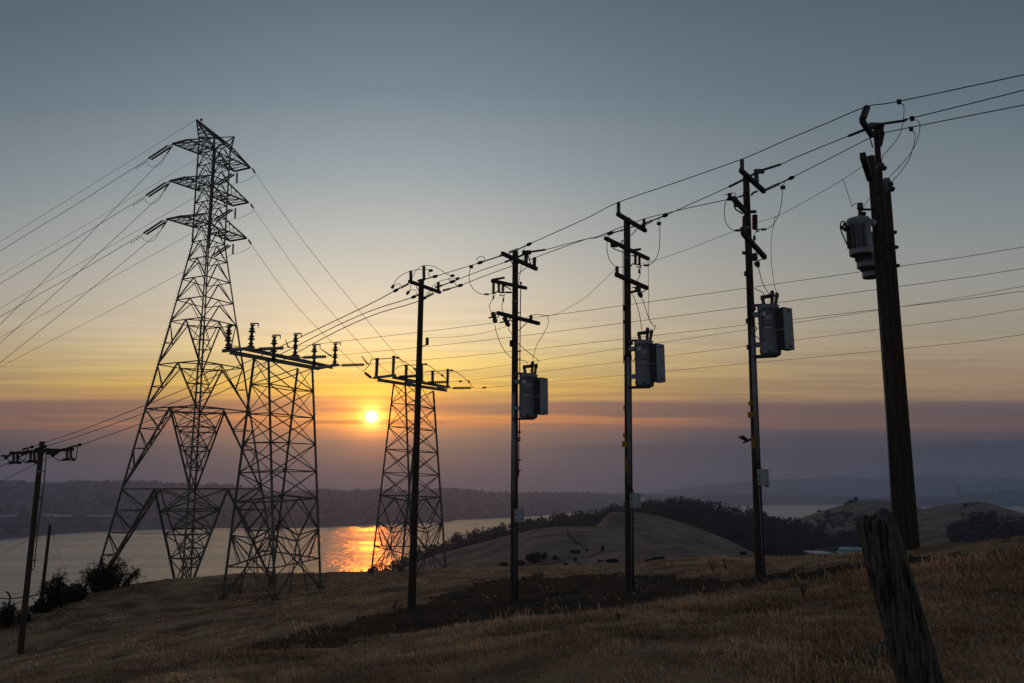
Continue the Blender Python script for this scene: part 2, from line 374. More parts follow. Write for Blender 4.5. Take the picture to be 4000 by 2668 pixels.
# ground behind and beside the camera
a2 = np.linspace(R(66), R(294), 60); r2_ = np.exp(np.linspace(math.log(1.6), math.log(60), 24))
A2, R2 = np.meshgrid(a2, r2_); x2 = R2 * np.sin(A2); y2 = R2 * np.cos(A2)
i2 = (np.arange(23)[:, None] * 60 + np.arange(59)[None, :]); q2 = np.stack([i2, i2 + 1, i2 + 61, i2 + 60], -1).reshape(-1, 4)
tag(np_mesh('hillside', np.stack([x2, y2, ground(x2, y2)], -1).reshape(-1, 3), q2, 'thatch', None, True), kind='structure')

# ------------------------------------------------------------------ water, rolling hills, far shore, mountains
WZ = -128.3
wb = MB(); wb.v = [Vector(v) for v in ((-12500, 150, WZ), (12500, 150, WZ), (12500, 10600, WZ), (-12500, 10600, WZ))]; wb.f = [(0, 1, 2, 3)]
tag(wb.build('water', 'water'), kind='structure')
HILL = []
def ridge_hill(name, pts, Yd, front, zf, back, zb, m, seed, bumpy, p=1.6, ns=150, nt_=46):
    pts = sorted(pts); px = np.linspace(pts[0][0], pts[-1][0], ns); py = np.interp(px, *zip(*pts))
    k = np.ones(7) / 7; pad = np.concatenate([np.full(3, py[0]), py, np.full(3, py[-1])]); py = np.convolve(pad, k, 'valid')
    rows = []
    for j in range(nt_):
        t = -1 + 2 * j / (nt_ - 1); row = []
        Y = Yd + (t * front if t < 0 else t * back)
        for x, y in zip(px, py):
            P = at2(x, y, Yd); sc = Y / Yd; z0 = P.z; zt = min(zf, z0 - 1) if t < 0 else zb
            s = abs(t) ** p; row.append((P.x * sc, Y, z0 + (zt - z0) * s))
        rows.append(row)
    V = np.array(rows); t = np.abs(np.linspace(-1, 1, nt_))[:, None]
    V[..., 2] += bumpy * (1.5 * fbm(V[..., 0] / (bumpy * 24), V[..., 1] / (bumpy * 30), seed, 5) - 1.3 * np.abs(fbm(V[..., 0] / (bumpy * 15), V[..., 1] / (bumpy * 40), seed + 7, 3))) * np.clip(t * 3, .10, 1)
    i = (np.arange(nt_ - 1)[:, None] * ns + np.arange(ns - 1)[None, :]); q = np.stack([i, i + 1, i + ns + 1, i + ns], -1).reshape(-1, 4)
    V = V.reshape(-1, 3); o = np_mesh(name, V, q, m, None, True); tag(o, kind='structure')
    HILL.append((BVHTree.FromPolygons(V.tolist(), q.tolist()), V, q)); return V, q
ridge_hill('rolling_hill', [(800, 1350), (880, 1325), (940, 1300), (1000, 1274), (1080, 1253), (1170, 1229), (1240, 1213), (1300, 1208), (1390, 1208), (1480, 1222), (1560, 1250), (1640, 1282), (1760, 1310)], 420, 240, -36, 160, -70, 'golden_hill', 41, 1.6)
ridge_hill('rolling_hill', [(1300, 1240), (1345, 1219), (1372, 1207), (1384, 1193), (1396, 1179), (1412, 1175), (1470, 1177), (1520, 1186), (1600, 1211), (1680, 1244), (1730, 1271), (1790, 1300)], 560, 150, -52, 150, -75, 'golden_hill', 51, 2.0)
ridge_hill('rolling_hill', [(1200, 1330), (1300, 1300), (1380, 1276), (1480, 1251), (1560, 1244), (1640, 1252), (1720, 1268), (1800, 1292), (1880, 1320)], 300, 170, -30, 100, -60, 'golden_hill', 61, 1.2)
FV = ridge_hill('forest_ridge', [(800, 1345), (870, 1322), (930, 1296), (1000, 1263), (1060, 1240), (1150, 1220), (1250, 1197), (1350, 1188), (1420, 1174), (1480, 1164), (1560, 1156), (1620, 1163), (1700, 1183), (1760, 1196), (1840, 1209), (1880, 1229), (1940, 1262), (2010, 1292), (2080, 1320)], 850, 330, -90, 260, -130.5, 'forest_floor', 71, 3.0)
ridge_hill('rolling_hill', [(1760, 1225), (1828, 1192), (1890, 1172), (1938, 1158), (1973, 1148), (2013, 1146), (2045, 1151), (2090, 1160), (2126, 1170), (2200, 1190), (2300, 1215)], 1100, 420, -82, 300, -130.5, 'golden_hill', 81, 4.0)
ridge_hill('rolling_hill', [(2000, 1215), (2060, 1190), (2111, 1170), (2150, 1161), (2188, 1156), (2238, 1151), (2276, 1155), (2313, 1167), (2351, 1178), (2450, 1200), (2560, 1240)], 980, 420, -74, 300, -130.5, 'golden_hill', 91, 4.0)
# valley floor under the hills
vb = MB(); vb.v = [Vector(v) for v in ((-60, 150, -95), (900, 150, -95), (1300, 1100, -112), (-60, 760, -112))]; vb.f = [(0, 1, 2, 3)]
tag(vb.build('valley_floor', 'golden_hill'), kind='structure')
def drop(x, y):                          # where the sight line of a photo pixel meets the hills
    d = ray(x * 1.7014, y * 1.7014).normalized(); best = None
    for b, _, _ in HILL:
        h = b.ray_cast(Vector((0, 0, EYE)), d)
        if h[0] is not None and (best is None or h[3] < best[3]): best = h
    return best[0] if best else None
SH = [(-700, 1262), (-200, 1250), (0, 1240), (100, 1231), (200, 1222), (350, 1216), (480, 1212), (640, 1213), (760, 1210), (850, 1206), (930, 1203), (1010, 1200), (1060, 1193), (1180, 1189), (1400, 1170), (1600, 1157), (1740, 1154), (1900, 1155), (2080, 1164), (2300, 1162), (2351, 1158), (3200, 1162)]
RG = [(-700, 1112, 4300), (-100, 1108, 4200), (0, 1107, 4200), (100, 1111, 4300), (200, 1106, 4300), (280, 1106, 4400), (420, 1115, 4500), (520, 1117, 4600), (580, 1124, 4700), (640, 1130, 4800), (700, 1131, 4900), (740, 1126, 5000), (800, 1128, 5000), (870, 1127, 5076), (960, 1130, 5228), (1000, 1124, 5304), (1090, 1126, 5456), (1140, 1132, 5608), (1300, 1133, 5912), (1450, 1136, 6368), (1600, 1139, 7090), (1750, 1137, 7470), (1850, 1139, 7584), (2000, 1142, 7584), (2150, 1140, 7280), (2250, 1130, 7090), (2351, 1127, 6976), (3200, 1125, 6900)]
nx, nv = 520, 60; px = np.linspace(-700, 3200, nx); shy = np.interp(px, *zip(*SH)); rgy = np.interp(px, [r[0] for r in RG], [r[1] for r in RG]); rgd = np.interp(px, [r[0] for r in RG], [r[2] for r in RG])
rows = []
for j in range(nv):
    t = j / (nv - 1) * 1.25; row = []
    for x, sy, ry, rd in zip(px, shy, rgy, rgd):
        d = ray(x * 1.7014, sy * 1.7014); Ys = (WZ - EYE) / d.z * d.y
        zr = at2(x, ry, rd).z; Y = Ys + (rd - Ys) * t; X_ = ray(x * 1.7014, 1914).x / ray(x * 1.7014, 1914).y * Y
        z = WZ - .5 + (zr - WZ) * (t ** .75 if t < 1 else 1 - (t - 1) * 3.2); row.append((X_, Y, max(z, WZ - 2)))
    rows.append(row)
FL = np.array(rows); tt = (np.linspace(0, 1.25, nv))[:, None]
FL[..., 2] += np.clip(tt * 4, 0, 1) * np.clip((1.25 - tt) * 6, 0, 1) * (10 * fbm(FL[..., 0] / 420, FL[..., 1] / 420, 101, 5))
FL[..., 2] = np.maximum(FL[..., 2], WZ - 2)
i = (np.arange(nv - 1)[:, None] * nx + np.arange(nx - 1)[None, :]); qf = np.stack([i, i + 1, i + nx + 1, i + nx], -1).reshape(-1, 4)
tag(np_mesh('far_shore', FL.reshape(-1, 3), qf, 'far_land', None, True), kind='structure')
SHB = BVHTree.FromPolygons(FL.reshape(-1, 3).tolist(), qf.tolist())
def shore_hit(x, y):
    h = SHB.ray_cast(Vector((0, 0, EYE)), ray(x * 1.7014, y * 1.7014).normalized()); return h[0]
MT = [(1420, 1150), (1500, 1131), (1600, 1116), (1700, 1106), (1763, 1102), (1831, 1099), (1863, 1100), (1888, 1095), (1938, 1091), (1963, 1096), (2013, 1096), (2046, 1094), (2080, 1093), (2113, 1091), (2138, 1086), (2158, 1084), (2176, 1090), (2201, 1093), (2263, 1094), (2313, 1096), (2351, 1101), (2500, 1095), (2900, 1105), (3200, 1120)]
px = np.linspace(1420, 3200, 260); py = np.interp(px, *zip(*MT)); rows = []; MY = 9500
for j, (dy, f) in enumerate(((-1300, 1.0), (-850, .75), (-450, .4), (0, 0), (400, .6), (800, 1.0))):
    rows.append([(lambda P: (P.x * (MY + dy) / MY, MY + dy, P.z + (WZ - 2 - P.z) * f))(at2(x, y, MY)) for x, y in zip(px, py)])
MV = np.array(rows); MV[..., 2] += 9 * fbm(MV[..., 0] / 500, MV[..., 1] / 500, 121, 4) * np.array([0, .6, 1, .35, .6, 0])[:, None]
i = (np.arange(5)[:, None] * 260 + np.arange(259)[None, :]); qm = np.stack([i, i + 1, i + 261, i + 260], -1).reshape(-1, 4)
tag(np_mesh('mountains', MV.reshape(-1, 3), qm, 'hazy_mountain', None, True), kind='structure')
# smoke haze over the whole place
hb = MB().box(Vector((0, 5100, 44)), Vector((1, 0, 0)), Vector((0, 1, 0)), Vector((0, 0, 1)), 25600, 11400, 350)
hz = hb.build('haze', 'rock'); hz.data.materials.clear()
hm = bpy.data.materials.new('smoke_haze'); hm.use_nodes = True; t = hm.node_tree; t.nodes.clear()
pv = N(t, 'ShaderNodeVolumePrincipled'); pv.inputs['Color'].default_value = (.40, .53, .85, 1); pv.inputs['Density'].default_value = 1.6e-4; pv.inputs['Anisotropy'].default_value = .7
t.links.new(pv.outputs[0], N(t, 'ShaderNodeOutputMaterial').inputs['Volume'])
hz.data.materials.append(hm); tag(hz, kind='stuff')

# leafy masses: n little ragged faces per tree crown
def crowns(centres, radii, heights, n, size):
    c = np.repeat(np.asarray(centres, float), n, 0); r = np.repeat(np.asarray(radii, float), n); h = np.repeat(np.asarray(heights, float), n); s = np.repeat(np.broadcast_to(size, len(centres)), n)
    m = len(c); d = rng.normal(size=(m, 3)); d /= np.linalg.norm(d, axis=1)[:, None]; q = rng.random(m) ** .38
    p = c + np.stack([d[:, 0] * r * q, d[:, 1] * r * q, h * .52 + d[:, 2] * h * .48 * q], 1)
    a = rng.normal(size=(m, 3)); a /= np.linalg.norm(a, axis=1)[:, None]; b = np.cross(a, rng.normal(size=(m, 3))); b /= np.linalg.norm(b, axis=1)[:, None]
    s = (s * (.5 + rng.random(m)))[:, None]
    v = np.stack([p - a * s, p + b * s * .7, p + a * s, p - b * s * .7], 1).reshape(-1, 3)
    return v, np.arange(m * 4).reshape(-1, 4)
# forest on the ridge behind the golden hills
fv, fq = FV; fc = fv[fq].mean(1); keep = fc[:, 1] < 900
fc = fc[keep]; pick = fc[rng.integers(0, len(fc), 3400)] + rng.normal(size=(3400, 3)) * np.array([6, 5, 0])
ppx, ppy, _ = to_px(pick[:, 0], pick[:, 1], pick[:, 2]); ok = (ppx < 3320) & (ppx > 1320)
pick = pick[ok]; hgt = 5 + 6 * rng.random(len(pick)) ** 1.5
v_, q_ = crowns(pick - np.array([0, 0, 1.0]), hgt * .42, hgt, 34, hgt * .11)
tag(np_mesh('forest', v_, q_, 'forest_leaf'), kind='stuff')
# treeline on the far shore
far = FL[int(nv * .03):int(nv * .83), :].reshape(-1, 3); far = far[rng.integers(0, len(far), 3600)] + rng.normal(size=(3600, 3)) * np.array([14, 30, 0])
top = FL[int(nv * .78):int(nv * .82), 60:300].reshape(-1, 3); top = top[rng.integers(0, len(top), 900)] + rng.normal(size=(900, 3)) * np.array([8, 20, 0])
far = np.concatenate([far, top]); hg = 9 + 14 * rng.random(len(far)) ** 2
v_, q_ = crowns(far - np.array([0, 0, 4]), hg * .9, hg, 12, hg * .35)
tag(np_mesh('treeline', v_, q_, 'forest_leaf'), kind='stuff')
# small houses of the town over there
hv, hq = [], []; hc = FL[int(nv * .03):int(nv * .8), 80:330].reshape(-1, 3); hc = hc[rng.integers(0, len(hc), 420)] + rng.normal(size=(420, 3)) * np.array([14, 20, 0])
for P in hc:
    w, l, h = 5 + 7 * random.random(), 6, 4 + 3 * random.random(); b = len(hv)
    hv += [(P[0] + sx * w, P[1] + sy * l, P[2] + z) for z in (-3, h + 2) for sx, sy in ((-1, -1), (1, -1), (1, 1), (-1, 1))]
    hv += [(P[0] - w, P[1], P[2] + h + 5), (P[0] + w, P[1], P[2] + h + 5)]
    hq += [(b, b + 1, b + 5, b + 4), (b + 1, b + 2, b + 6, b + 5), (b + 2, b + 3, b + 7, b + 6), (b + 3, b, b + 4, b + 7), (b + 4, b + 5, b + 9, b + 8), (b + 6, b + 7, b + 8, b + 9)]
tag(np_mesh('town_houses', hv, hq, 'house_wall'), kind='stuff')
def drape(name, pts, w, m, hit, lift, kind='structure'):
    P = [hit(x, y) for x, y in pts]; P = [p for p in P if p is not None]; P = spline(P, 5); mb = MB()
    for i, p in enumerate(P):
        d = (P[min(i + 1, len(P) - 1)] - P[max(i - 1, 0)]); s = Vector((d.y, -d.x, 0)).normalized() * w
        mb.v += [p - s + Vector((0, 0, lift)), p + s + Vector((0, 0, lift))]
        if i: b = 2 * i; mb.f.append((b - 2, b - 1, b + 1, b))
    return tag(mb.build(name, m), kind=kind)
g2 = zoom(1500 / 1.7014, 1850 / 1.7014, .4679 / 1.7014)
drape('farm_path', [g2(1240, 770), g2(1400, 745), g2(1560, 712), g2(1690, 700), g2(1760, 672), g2(1793, 650), g2(1770, 630), g2(1690, 628)], .9, 'thatch', drop, .5)
drape('farm_path', [g2(1528, 470), g2(1545, 510), g2(1580, 555), g2(1635, 597), g2(1690, 622)], .35, 'soil', drop, .5)
sb = MB(); c0 = at(470, 2083, 1); dd = ray(578, 2084); kk = (WZ - EYE) / dd.z
for k in range(40):
    a = 2 * math.pi * k / 40; sb.v.append(Vector((0, 0, EYE)) + dd * kk + Vector((math.cos(a) * 34 * (1 + .25 * math.sin(3 * a)), math.sin(a) * 17, .5)))
sb.v += [v - Vector((0, 0, 1.6)) for v in sb.v[:40]]; sb.f = [tuple(range(40))] + [(k, 40 + k, 40 + (k + 1) % 40, (k + 1) % 40) for k in range(40)]
tag(sb.build('mud_bank', 'soil'), kind='structure')
# individual shrubs and trees on the hills
def shrub(x, y, wpx, hpx, label, group, name='hill_shrub', cat='shrub', n=150, Y=None):
    P = drop(x, y) if Y is None else at2(x, y, Y)
    if P is None: return
    d = P.y / 1829; r = wpx * d / 2; h = hpx * d
    root = thing(name, P, label, cat, group)
    MB().sweep([P - Vector((0, 0, .3)), P + Vector((r * .08, 0, h * .5))], [r * .12, r * .05], 6).build('trunk', 'bark', root)
    k = max(3, int(wpx / 6)); cs_, rs_, hs_ = [], [], []
    for j in range(k):
        cs_.append((P.x + (random.random() - .5) * 1.5 * r, P.y + (random.random() - .5) * r, P.z + h * .12 * random.random())); rs_.append(r * (.35 + .4 * random.random())); hs_.append(h * (.55 + .4 * random.random()))
    cs_.append((P.x, P.y, P.z + .05 * h)); rs_.append(r * .75); hs_.append(h * .95)
    v, q = crowns(np.array(cs_) - np.array(P), np.array(rs_), np.array(hs_), n, r * .16)
    np_mesh('crown', v, q, 'forest_leaf', root)
SG = 'shrubs and trees dotted over the golden hills'
for z, w, h, lab in (((665, 612), 14, 9, 'small round shrub alone on the upper golden slope'), ((1240, 745), 32, 24, 'broad dark oak, largest of the gully clump below the golden slope'), ((1343, 722), 16, 18, 'upright tree just uphill of the broad gully oak'),
        ((1428, 730), 14, 13, 'rounded shrub at the uphill end of the gully clump'), ((1140, 768), 22, 12, 'low shrub beside the pole at the downhill end of the gully clump'), ((1010, 775), 22, 9, 'low dark scrub behind the pole at the foot of the slope'),
        ((1575, 665), 11, 7, 'small shrub on the slope short of the curving path'), ((1625, 665), 12, 7, 'small shrub next along toward the curving path'), ((1692, 650), 10, 6, 'smallest shrub above the bend of the path'),
        ((1826, 650), 8, 14, 'slim lone tree just beyond the bend of the path'), ((1590, 735), 8, 9, 'little bush right beside the pale path'), ((1515, 772), 16, 8, 'flat bush below the pale path'), ((1630, 765), 10, 6, 'tiny bush on the bank below the path'),
        ((1797, 740), 9, 6, 'small bush on the flat below the path bend'), ((1831, 740), 4, 7, 'thin upright bush next to a small one below the path bend'), ((1920, 745), 28, 9, 'wide low hedge-like bush short of the wooden pole'), ((2210, 735), 20, 6, 'long flat bush past the wooden pole with the box'), ((2300, 730), 28, 9, 'large flat bush on the crest of the near field')):
    shrub(*g2(*z), w, h, lab, SG)
g3 = zoom(2500 / 1.7014, 1750 / 1.7014, .4254 / 1.7014)
for z, w, h, lab in (((1985, 490), 13, 11, 'round oak standing on the skyline of the far right hill'), ((1938, 512), 15, 10, 'oak just downhill from the skyline oak'), ((1895, 528), 12, 6, 'scrub at the lower end of the skyline oaks'), ((1590, 605), 13, 6, 'low scrub halfway down the hill edge above the bay'), ((1650, 588), 11, 5, 'small scrub higher up the hill edge above the bay'), ((1510, 622), 12, 5, 'last scrub at the foot of the hill edge by the bay'),
        ((2990, 540), 12, 8, 'dark oak right of the thick double pole on the ridge'), ((3060, 528), 7, 6, 'small oak second along the ridge from the double pole'), ((3105, 518), 6, 5, 'tiny oak third along the ridge from the double pole'), ((3265, 612), 12, 9, 'oak on the open face of the far right hill'), ((2975, 622), 9, 7, 'bush on the slope below the dark ridge oak'), ((3050, 695), 18, 14, 'bushy oak low on the far right hill near the grove'), ((3125, 665), 13, 9, 'oak between the grove and the open hill face'),
        ((1240, 980), 46, 26, 'big dark oak behind the field near the barn'), ((950, 988), 18, 9, 'low bush where the mounds meet the field')):
    shrub(*g3(*z), w, h, lab, SG)
def grove(name, px0, px1, pyf, Yd, n, h0, h1, spread):
    c = []
    for _ in range(n):
        x = px0 + (px1 - px0) * random.random(); lo, hi = pyf(x); P = drop(x, lo + (hi - lo) * random.random())
        if P is not None: c.append(P)
    hh = h0 + (h1 - h0) * rng.random(len(c)); v, q = crowns(np.array(c) - np.array([0, 0, .8]), hh * .6, hh, 60, hh * .12)
    tag(np_mesh(name, v, q, 'forest_leaf'), kind='stuff')
grove('forest', 2185, 2500, lambda x: (float(np.interp(x, [2185, 2215, 2250, 2351, 2500], [1234, 1202, 1196, 1200, 1205])), 1256), 800, 170, 8, 14, 1)
grove('forest', 1875, 2010, lambda x: (float(np.interp(x, [1875, 1900, 1960, 2010], [1200, 1176, 1178, 1196])), float(np.interp(x, [1875, 1920, 2010], [1225, 1212, 1216]))), 900, 110, 3, 6, 1)
grove('forest', 1900, 2075, lambda x: (float(np.interp(x, [1900, 1960, 2075], [1246, 1222, 1222])), 1262), 900, 150, 4, 9, 1)

# ------------------------------------------------------------------ far buildings
def far_building(name, x0, x1, y0, y1, label, cat, group, m='pale_wall', Y=None):
    P = shore_hit((x0 + x1) / 2, y1)
    Yb = P.y if (P is not None and Y is None) else (Y or 9000); A, B = at2(x0, y1, Yb), at2(x1, y0, Yb); w = B.x - A.x; h = B.z - A.z
    root = thing(name, ((A.x + B.x) / 2, Yb, A.z), label, cat, group)
    c = Vector(((A.x + B.x) / 2, Yb + w * .15, A.z + h / 2 - 1.5)); e = (Vector((1, 0, 0)), Vector((0, 1, 0)), Vector((0, 0, 1)))
    MB().box(c, *e, w, w * .3, h + 3).build('wall', m, root)
    rf = MB(); t = Vector((0, 0, h / 2 + 1.6)); rf.box(c + t, *e, w * 1.02, w * .32, max(.4, h * .12)); rf.build('roof', m, root)
WG = 'long white sheds across the water'
far_building('long_shed', -60, 33, 1183.2, 1184.4, 'long white shed at the end farthest from the towers, across the water', 'shed', WG, 'warehouse_white')
far_building('long_shed', 44, 148, 1182.0, 1184.4, 'tallest long white shed, across the water behind the leaning pole', 'shed', WG, 'warehouse_white')
far_building('long_shed', 150, 248, 1183.2, 1184.4, 'low white shed nearest the lattice tower, across the water', 'shed', WG, 'warehouse_white')
TG = 'pale tanks beyond the forest ridge'
far_building('storage_tank', 1470, 1482, 1143, 1153, 'pale storage tank beside the grey pole box, beyond the forest', 'tank', TG, 'warehouse_white', 6000)
far_building('storage_tank', 1485, 1492, 1144, 1153, 'middle pale storage tank beyond the forest', 'tank', TG, 'warehouse_white', 6000)
far_building('storage_tank', 1495, 1502, 1144, 1153, 'pale storage tank farthest from the grey pole box, beyond the forest', 'tank', TG, 'warehouse_white', 6000)
RGp = 'refinery works on the far plain'
for x, w, y0, y1, nm, lab, ct in ((2200, 9, 1116, 1141, 'refinery_tower', 'stout refinery tower on the hazy plain', 'tower'), (2244, 2.5, 1112, 1141, 'refinery_stack', 'tall thin refinery chimney right of the stout tower', 'chimney'), (2278, 2.5, 1114, 1141, 'refinery_stack', 'second thin refinery chimney, farther along the hazy plain', 'chimney'), (2217, 3, 1124, 1141, 'refinery_stack', 'short chimney next to the stout refinery tower', 'chimney')):
    P0 = at2(x, y1 + 4, 6900); P1 = at2(x, y0, 6900); r = w / 2 / 1829 * 6900
    root = thing(nm, P0, lab, ct, RGp)
    MB().lathe(P0, P1, [(0, r * 1.25), (.5, r), (1, r * .8)], 10).build('shaft', 'dark_trim', root); MB().lathe(P1 - Vector((0, 0, 10)), P1 + Vector((0, 0, 2)), [(0, r * 1.15), (1, r * 1.15)], 10).build('rim', 'dark_trim', root)
far_building('refinery_shed', 2117, 2130, 1134, 1139, 'bright pale shed at the near end of the hazy refinery', 'shed', RGp, 'warehouse_white', 6900)
far_building('refinery_shed', 2180, 2200, 1137, 1141, 'low pale shed at the foot of the stout refinery tower', 'shed', RGp, 'warehouse_white', 6900)
far_building('refinery_shed', 2240, 2262, 1140, 1144, 'low pale shed under the tall thin chimney', 'shed', RGp, 'warehouse_white', 6900)

# ------------------------------------------------------------------ the tall lattice tower
phi = R(63.97); TA = Vector((math.cos(phi), math.sin(phi), 0)); TL = Vector((math.sin(phi), -math.cos(phi), 0)); TD = 80.0
LEV = {'foot': (-8.4, 5.98), 'L1': (1.8, 4.54), 'L2': (9.58, 3.46), 'L3': (14.03, 2.85), 'L4': (18.5, 2.23), 'L5': (20.76, 1.92), 'L6': (22.98, 1.63), 'L7': (25.13, 1.33), 'W': (27.04, 1.10),
       'A3b': (28.66, 1.08), 'A3t': (29.89, 1.06), 'M1': (31.3, 1.06), 'A2b': (32.75, 1.06), 'A2t': (34.03, 1.06), 'M2': (35.4, 1.07), 'A1b': (36.8, 1.09), 'A1t': (38.18, 1.10)}
def tc_(z): return Vector((-31.69 + .19 - (z - 1.8) * .0095, TD, z))
CORN = [(-1, -1), (-1, 1), (1, 1), (1, -1)]
def tp(lev, k): z, w = LEV[lev]; a, l = CORN[k % 4]; return tc_(z) + TA * (a * w) + TL * (l * w)
zA1 = zoom(350, 430, .3826)
tower = thing('lattice_tower', tc_(-8.4), 'tallest steel lattice tower, with three tiers of crossarms at the crest of the hill', 'power tower')
order = list(LEV)
for k in range(4):
    for a, b in zip(['foot', 'L1', 'L4', 'W'], ['L1', 'L4', 'W', 'A1t']): member('leg', tp(a, k), tp(b, k), .22 if b in ('L1', 'L4') else .17, tower, roll=R(45 + 90 * k))
def lerp(a, b, t): return a + (b - a) * t
BR, HS = 'diagonal_brace', 'horizontal_strut'
for lo, hi, n, w in (('foot', 'L1', 5, .135), ('L1', 'L2', 4, .11), ('L2', 'L3', 2, .10), ('L3', 'L4', 2, .09)):
    Qs = {}
    for k in range(4):
        A1, B1, A0, B0 = tp(hi, k), tp(hi, k + 1), tp(lo, k), tp(lo, k + 1); Mp = (A1 + B1) / 2
        member(BR, A0, Mp, w * 1.25, tower); member(BR, B0, Mp, w * 1.25, tower)
        member(HS, A1, Mp, w, tower); member(HS, Mp, B1, w, tower)
        Qs[k] = (Mp, A0, B0)
    for k in range(4):                   # the tapering corner trusses
        M1_, A0 = Qs[k][0], Qs[k][1]; M2_ = Qs[(k - 1) % 4][0]
        member(HS, M1_, M2_, w * 1.1, tower)
        prev = (tp(hi, k), M1_, M2_)
        for i in range(1, n):
            f = i / n; P_, Q1, Q2 = lerp(tp(hi, k), A0, f), lerp(M1_, A0, f), lerp(M2_, A0, f)
            ww = w * .72
            member(HS, P_, Q1, ww, tower); member(HS, P_, Q2, ww, tower); member('tie_bar', Q1, Q2, ww, tower)
            member('redundant_brace', prev[0], Q1, ww, tower); member('redundant_brace', prev[0], Q2, ww, tower)
            if n > 2: member('tie_brace', prev[1], Q2, ww, tower); member('tie_brace', prev[2], Q1, ww, tower)
            else: member('tie_brace', prev[1] if i % 2 else prev[2], Q2 if i % 2 else Q1, ww, tower)
            prev = (P_, Q1, Q2)
ups = order[order.index('L4'):]
for lo, hi in zip(ups[1:], ups[:-1]): pass
for a, b in zip(ups[:-1], ups[1:]):
    for k in range(4):
        Mp = (tp(b, k) + tp(b, k + 1)) / 2; w = .085 if LEV[b][0] > 27 else .095
        member(BR, tp(a, k), Mp, w, tower); member(BR, tp(a, k + 1), Mp, w, tower); member(HS, tp(b, k), tp(b, k + 1), w, tower)
for lv in ('A3b', 'A2b', 'A1b', 'A1t'):
    member('plan_brace', tp(lv, 0), tp(lv, 2), .07, tower); member('plan_brace', tp(lv, 1), tp(lv, 3), .07, tower)
ARM = {1: ('A1b', 'A1t'), 2: ('A2b', 'A2t'), 3: ('A3b', 'A3t')}
TIP = {}
for n, (b, t_) in ARM.items():
    zb, w = LEV[b]; C = tc_(zb)
    for side, k0, k1, tl in ((-1, 0, 1, (-4.08, -1.55, .66)), (1, 3, 2, (4.12, -1.2, 1.17))):
        T0, T1 = C + TA * tl[0] + TL * tl[1], C + TA * tl[0] + TL * tl[2]; TIP[n, side] = (T0, T1)
        mb = MB()
        for a_, b_, ww in ((T0, T1, .16), (tp(b, k0), T0, .13), (tp(b, k1), T1, .13), (tp(t_, k0), T0, .12), (tp(t_, k1), T1, .12)): mb.beam(a_, b_, ww, ww)
        arm = mb.build('crossarm', 'galvanised_steel', tower)
        for i in range(1, 5):
            f0, f1 = (i - 1) / 5, i / 5
            P0, P1 = lerp(tp(b, k0), T0, f1), lerp(tp(b, k1), T1, f1); Q0, Q1 = lerp(tp(t_, k0), T0, f1), lerp(tp(t_, k1), T1, f1)
            p0, p1 = lerp(tp(b, k0), T0, f0), lerp(tp(b, k1), T1, f0)
            member('lattice_bar', P0, P1, .06, arm); member('lattice_bar', P0, Q0, .055, arm); member('lattice_bar', P1, Q1, .055, arm)
            member('lattice_bar', p0 if i % 2 else p1, P1 if i % 2 else P0, .06, arm); member('lattice_bar', p0, Q0, .055, arm); member('lattice_bar', p1, Q1, .055, arm)
PK = vp(*zA1(1092, 97), tc_(38), tc_(38) + TA)
R0, R1 = TIP[1, 1]
pk = MB()
for q in (tp('A1t', 0), tp('A1t', 1), tp('A1t', 2), tp('A1t', 3), R1): pk.beam(PK, q, .12, .12)
pk = pk.build('peak', 'galvanised_steel', tower)
for f in (.25, .45, .62, .8):
    c4 = [lerp(PK, tp('A1t', k), f) for k in range(4)]
    for k in range(4): member('lattice_bar', c4[k], c4[(k + 1) % 4], .06, pk); member('lattice_bar', c4[k], lerp(PK, tp('A1t', k + 1), min(1, f + .18)), .055, pk)
for f in (.55, .75): member('lattice_bar', lerp(PK, R1, f), lerp(tp('A1t', 2), R1, max(0, f - .35)), .055, pk)
P2 = vp(*zA1(1478, 272), tp('A1t', 1), tp('A1t', 2))
ga = MB()
for q in (tp('A1t', 1), tp('A1t', 2), tp('A1b', 2), tp('A1t', 3)): ga.beam(P2, q, .09, .09)
ga.build('ground_wire_arm', 'galvanised_steel', tower)
bl = vp(*zA1(1141, 98), tc_(38), tc_(38) + TA)
MB().lathe(bl - Vector((0, 0, .12)), bl + Vector((0, 0, .14)), [(0, .10), (.3, .13), (.8, .12), (1, .04)], 12).build('beacon', 'red_lens', tower, True)
tube('beacon_pole', [bl - Vector((0, 0, 1.0)), bl - Vector((0, 0, .1))], .035, 'hardware', tower)
ld = MB(); z0, z1 = 24.0, 36.5; o_ = TA * -.35 + TL * .0
for s in (-.2, .2): ld.beam(tc_(z0) + o_ + TL * s, tc_(z1) + o_ + TL * s, .035, .035)
for i in range(34): zz = z0 + (z1 - z0) * (i + .5) / 34; ld.beam(tc_(zz) + o_ - TL * .2, tc_(zz) + o_ + TL * .2, .025, .025)
tag(ld.build('ladder', 'galvanised_steel', tower), kind='stuff')
st = MB()
for i in range(76):
    f = i / 76; p = lerp(tp('L1', 0), tp('W', 0), f) if f < 1 else tp('W', 0); st.beam(p, p + (TA if i % 2 else TL) * -.22, .025, .025)
tag(st.build('step_bolts', 'galvanised_steel', tower), kind='stuff')
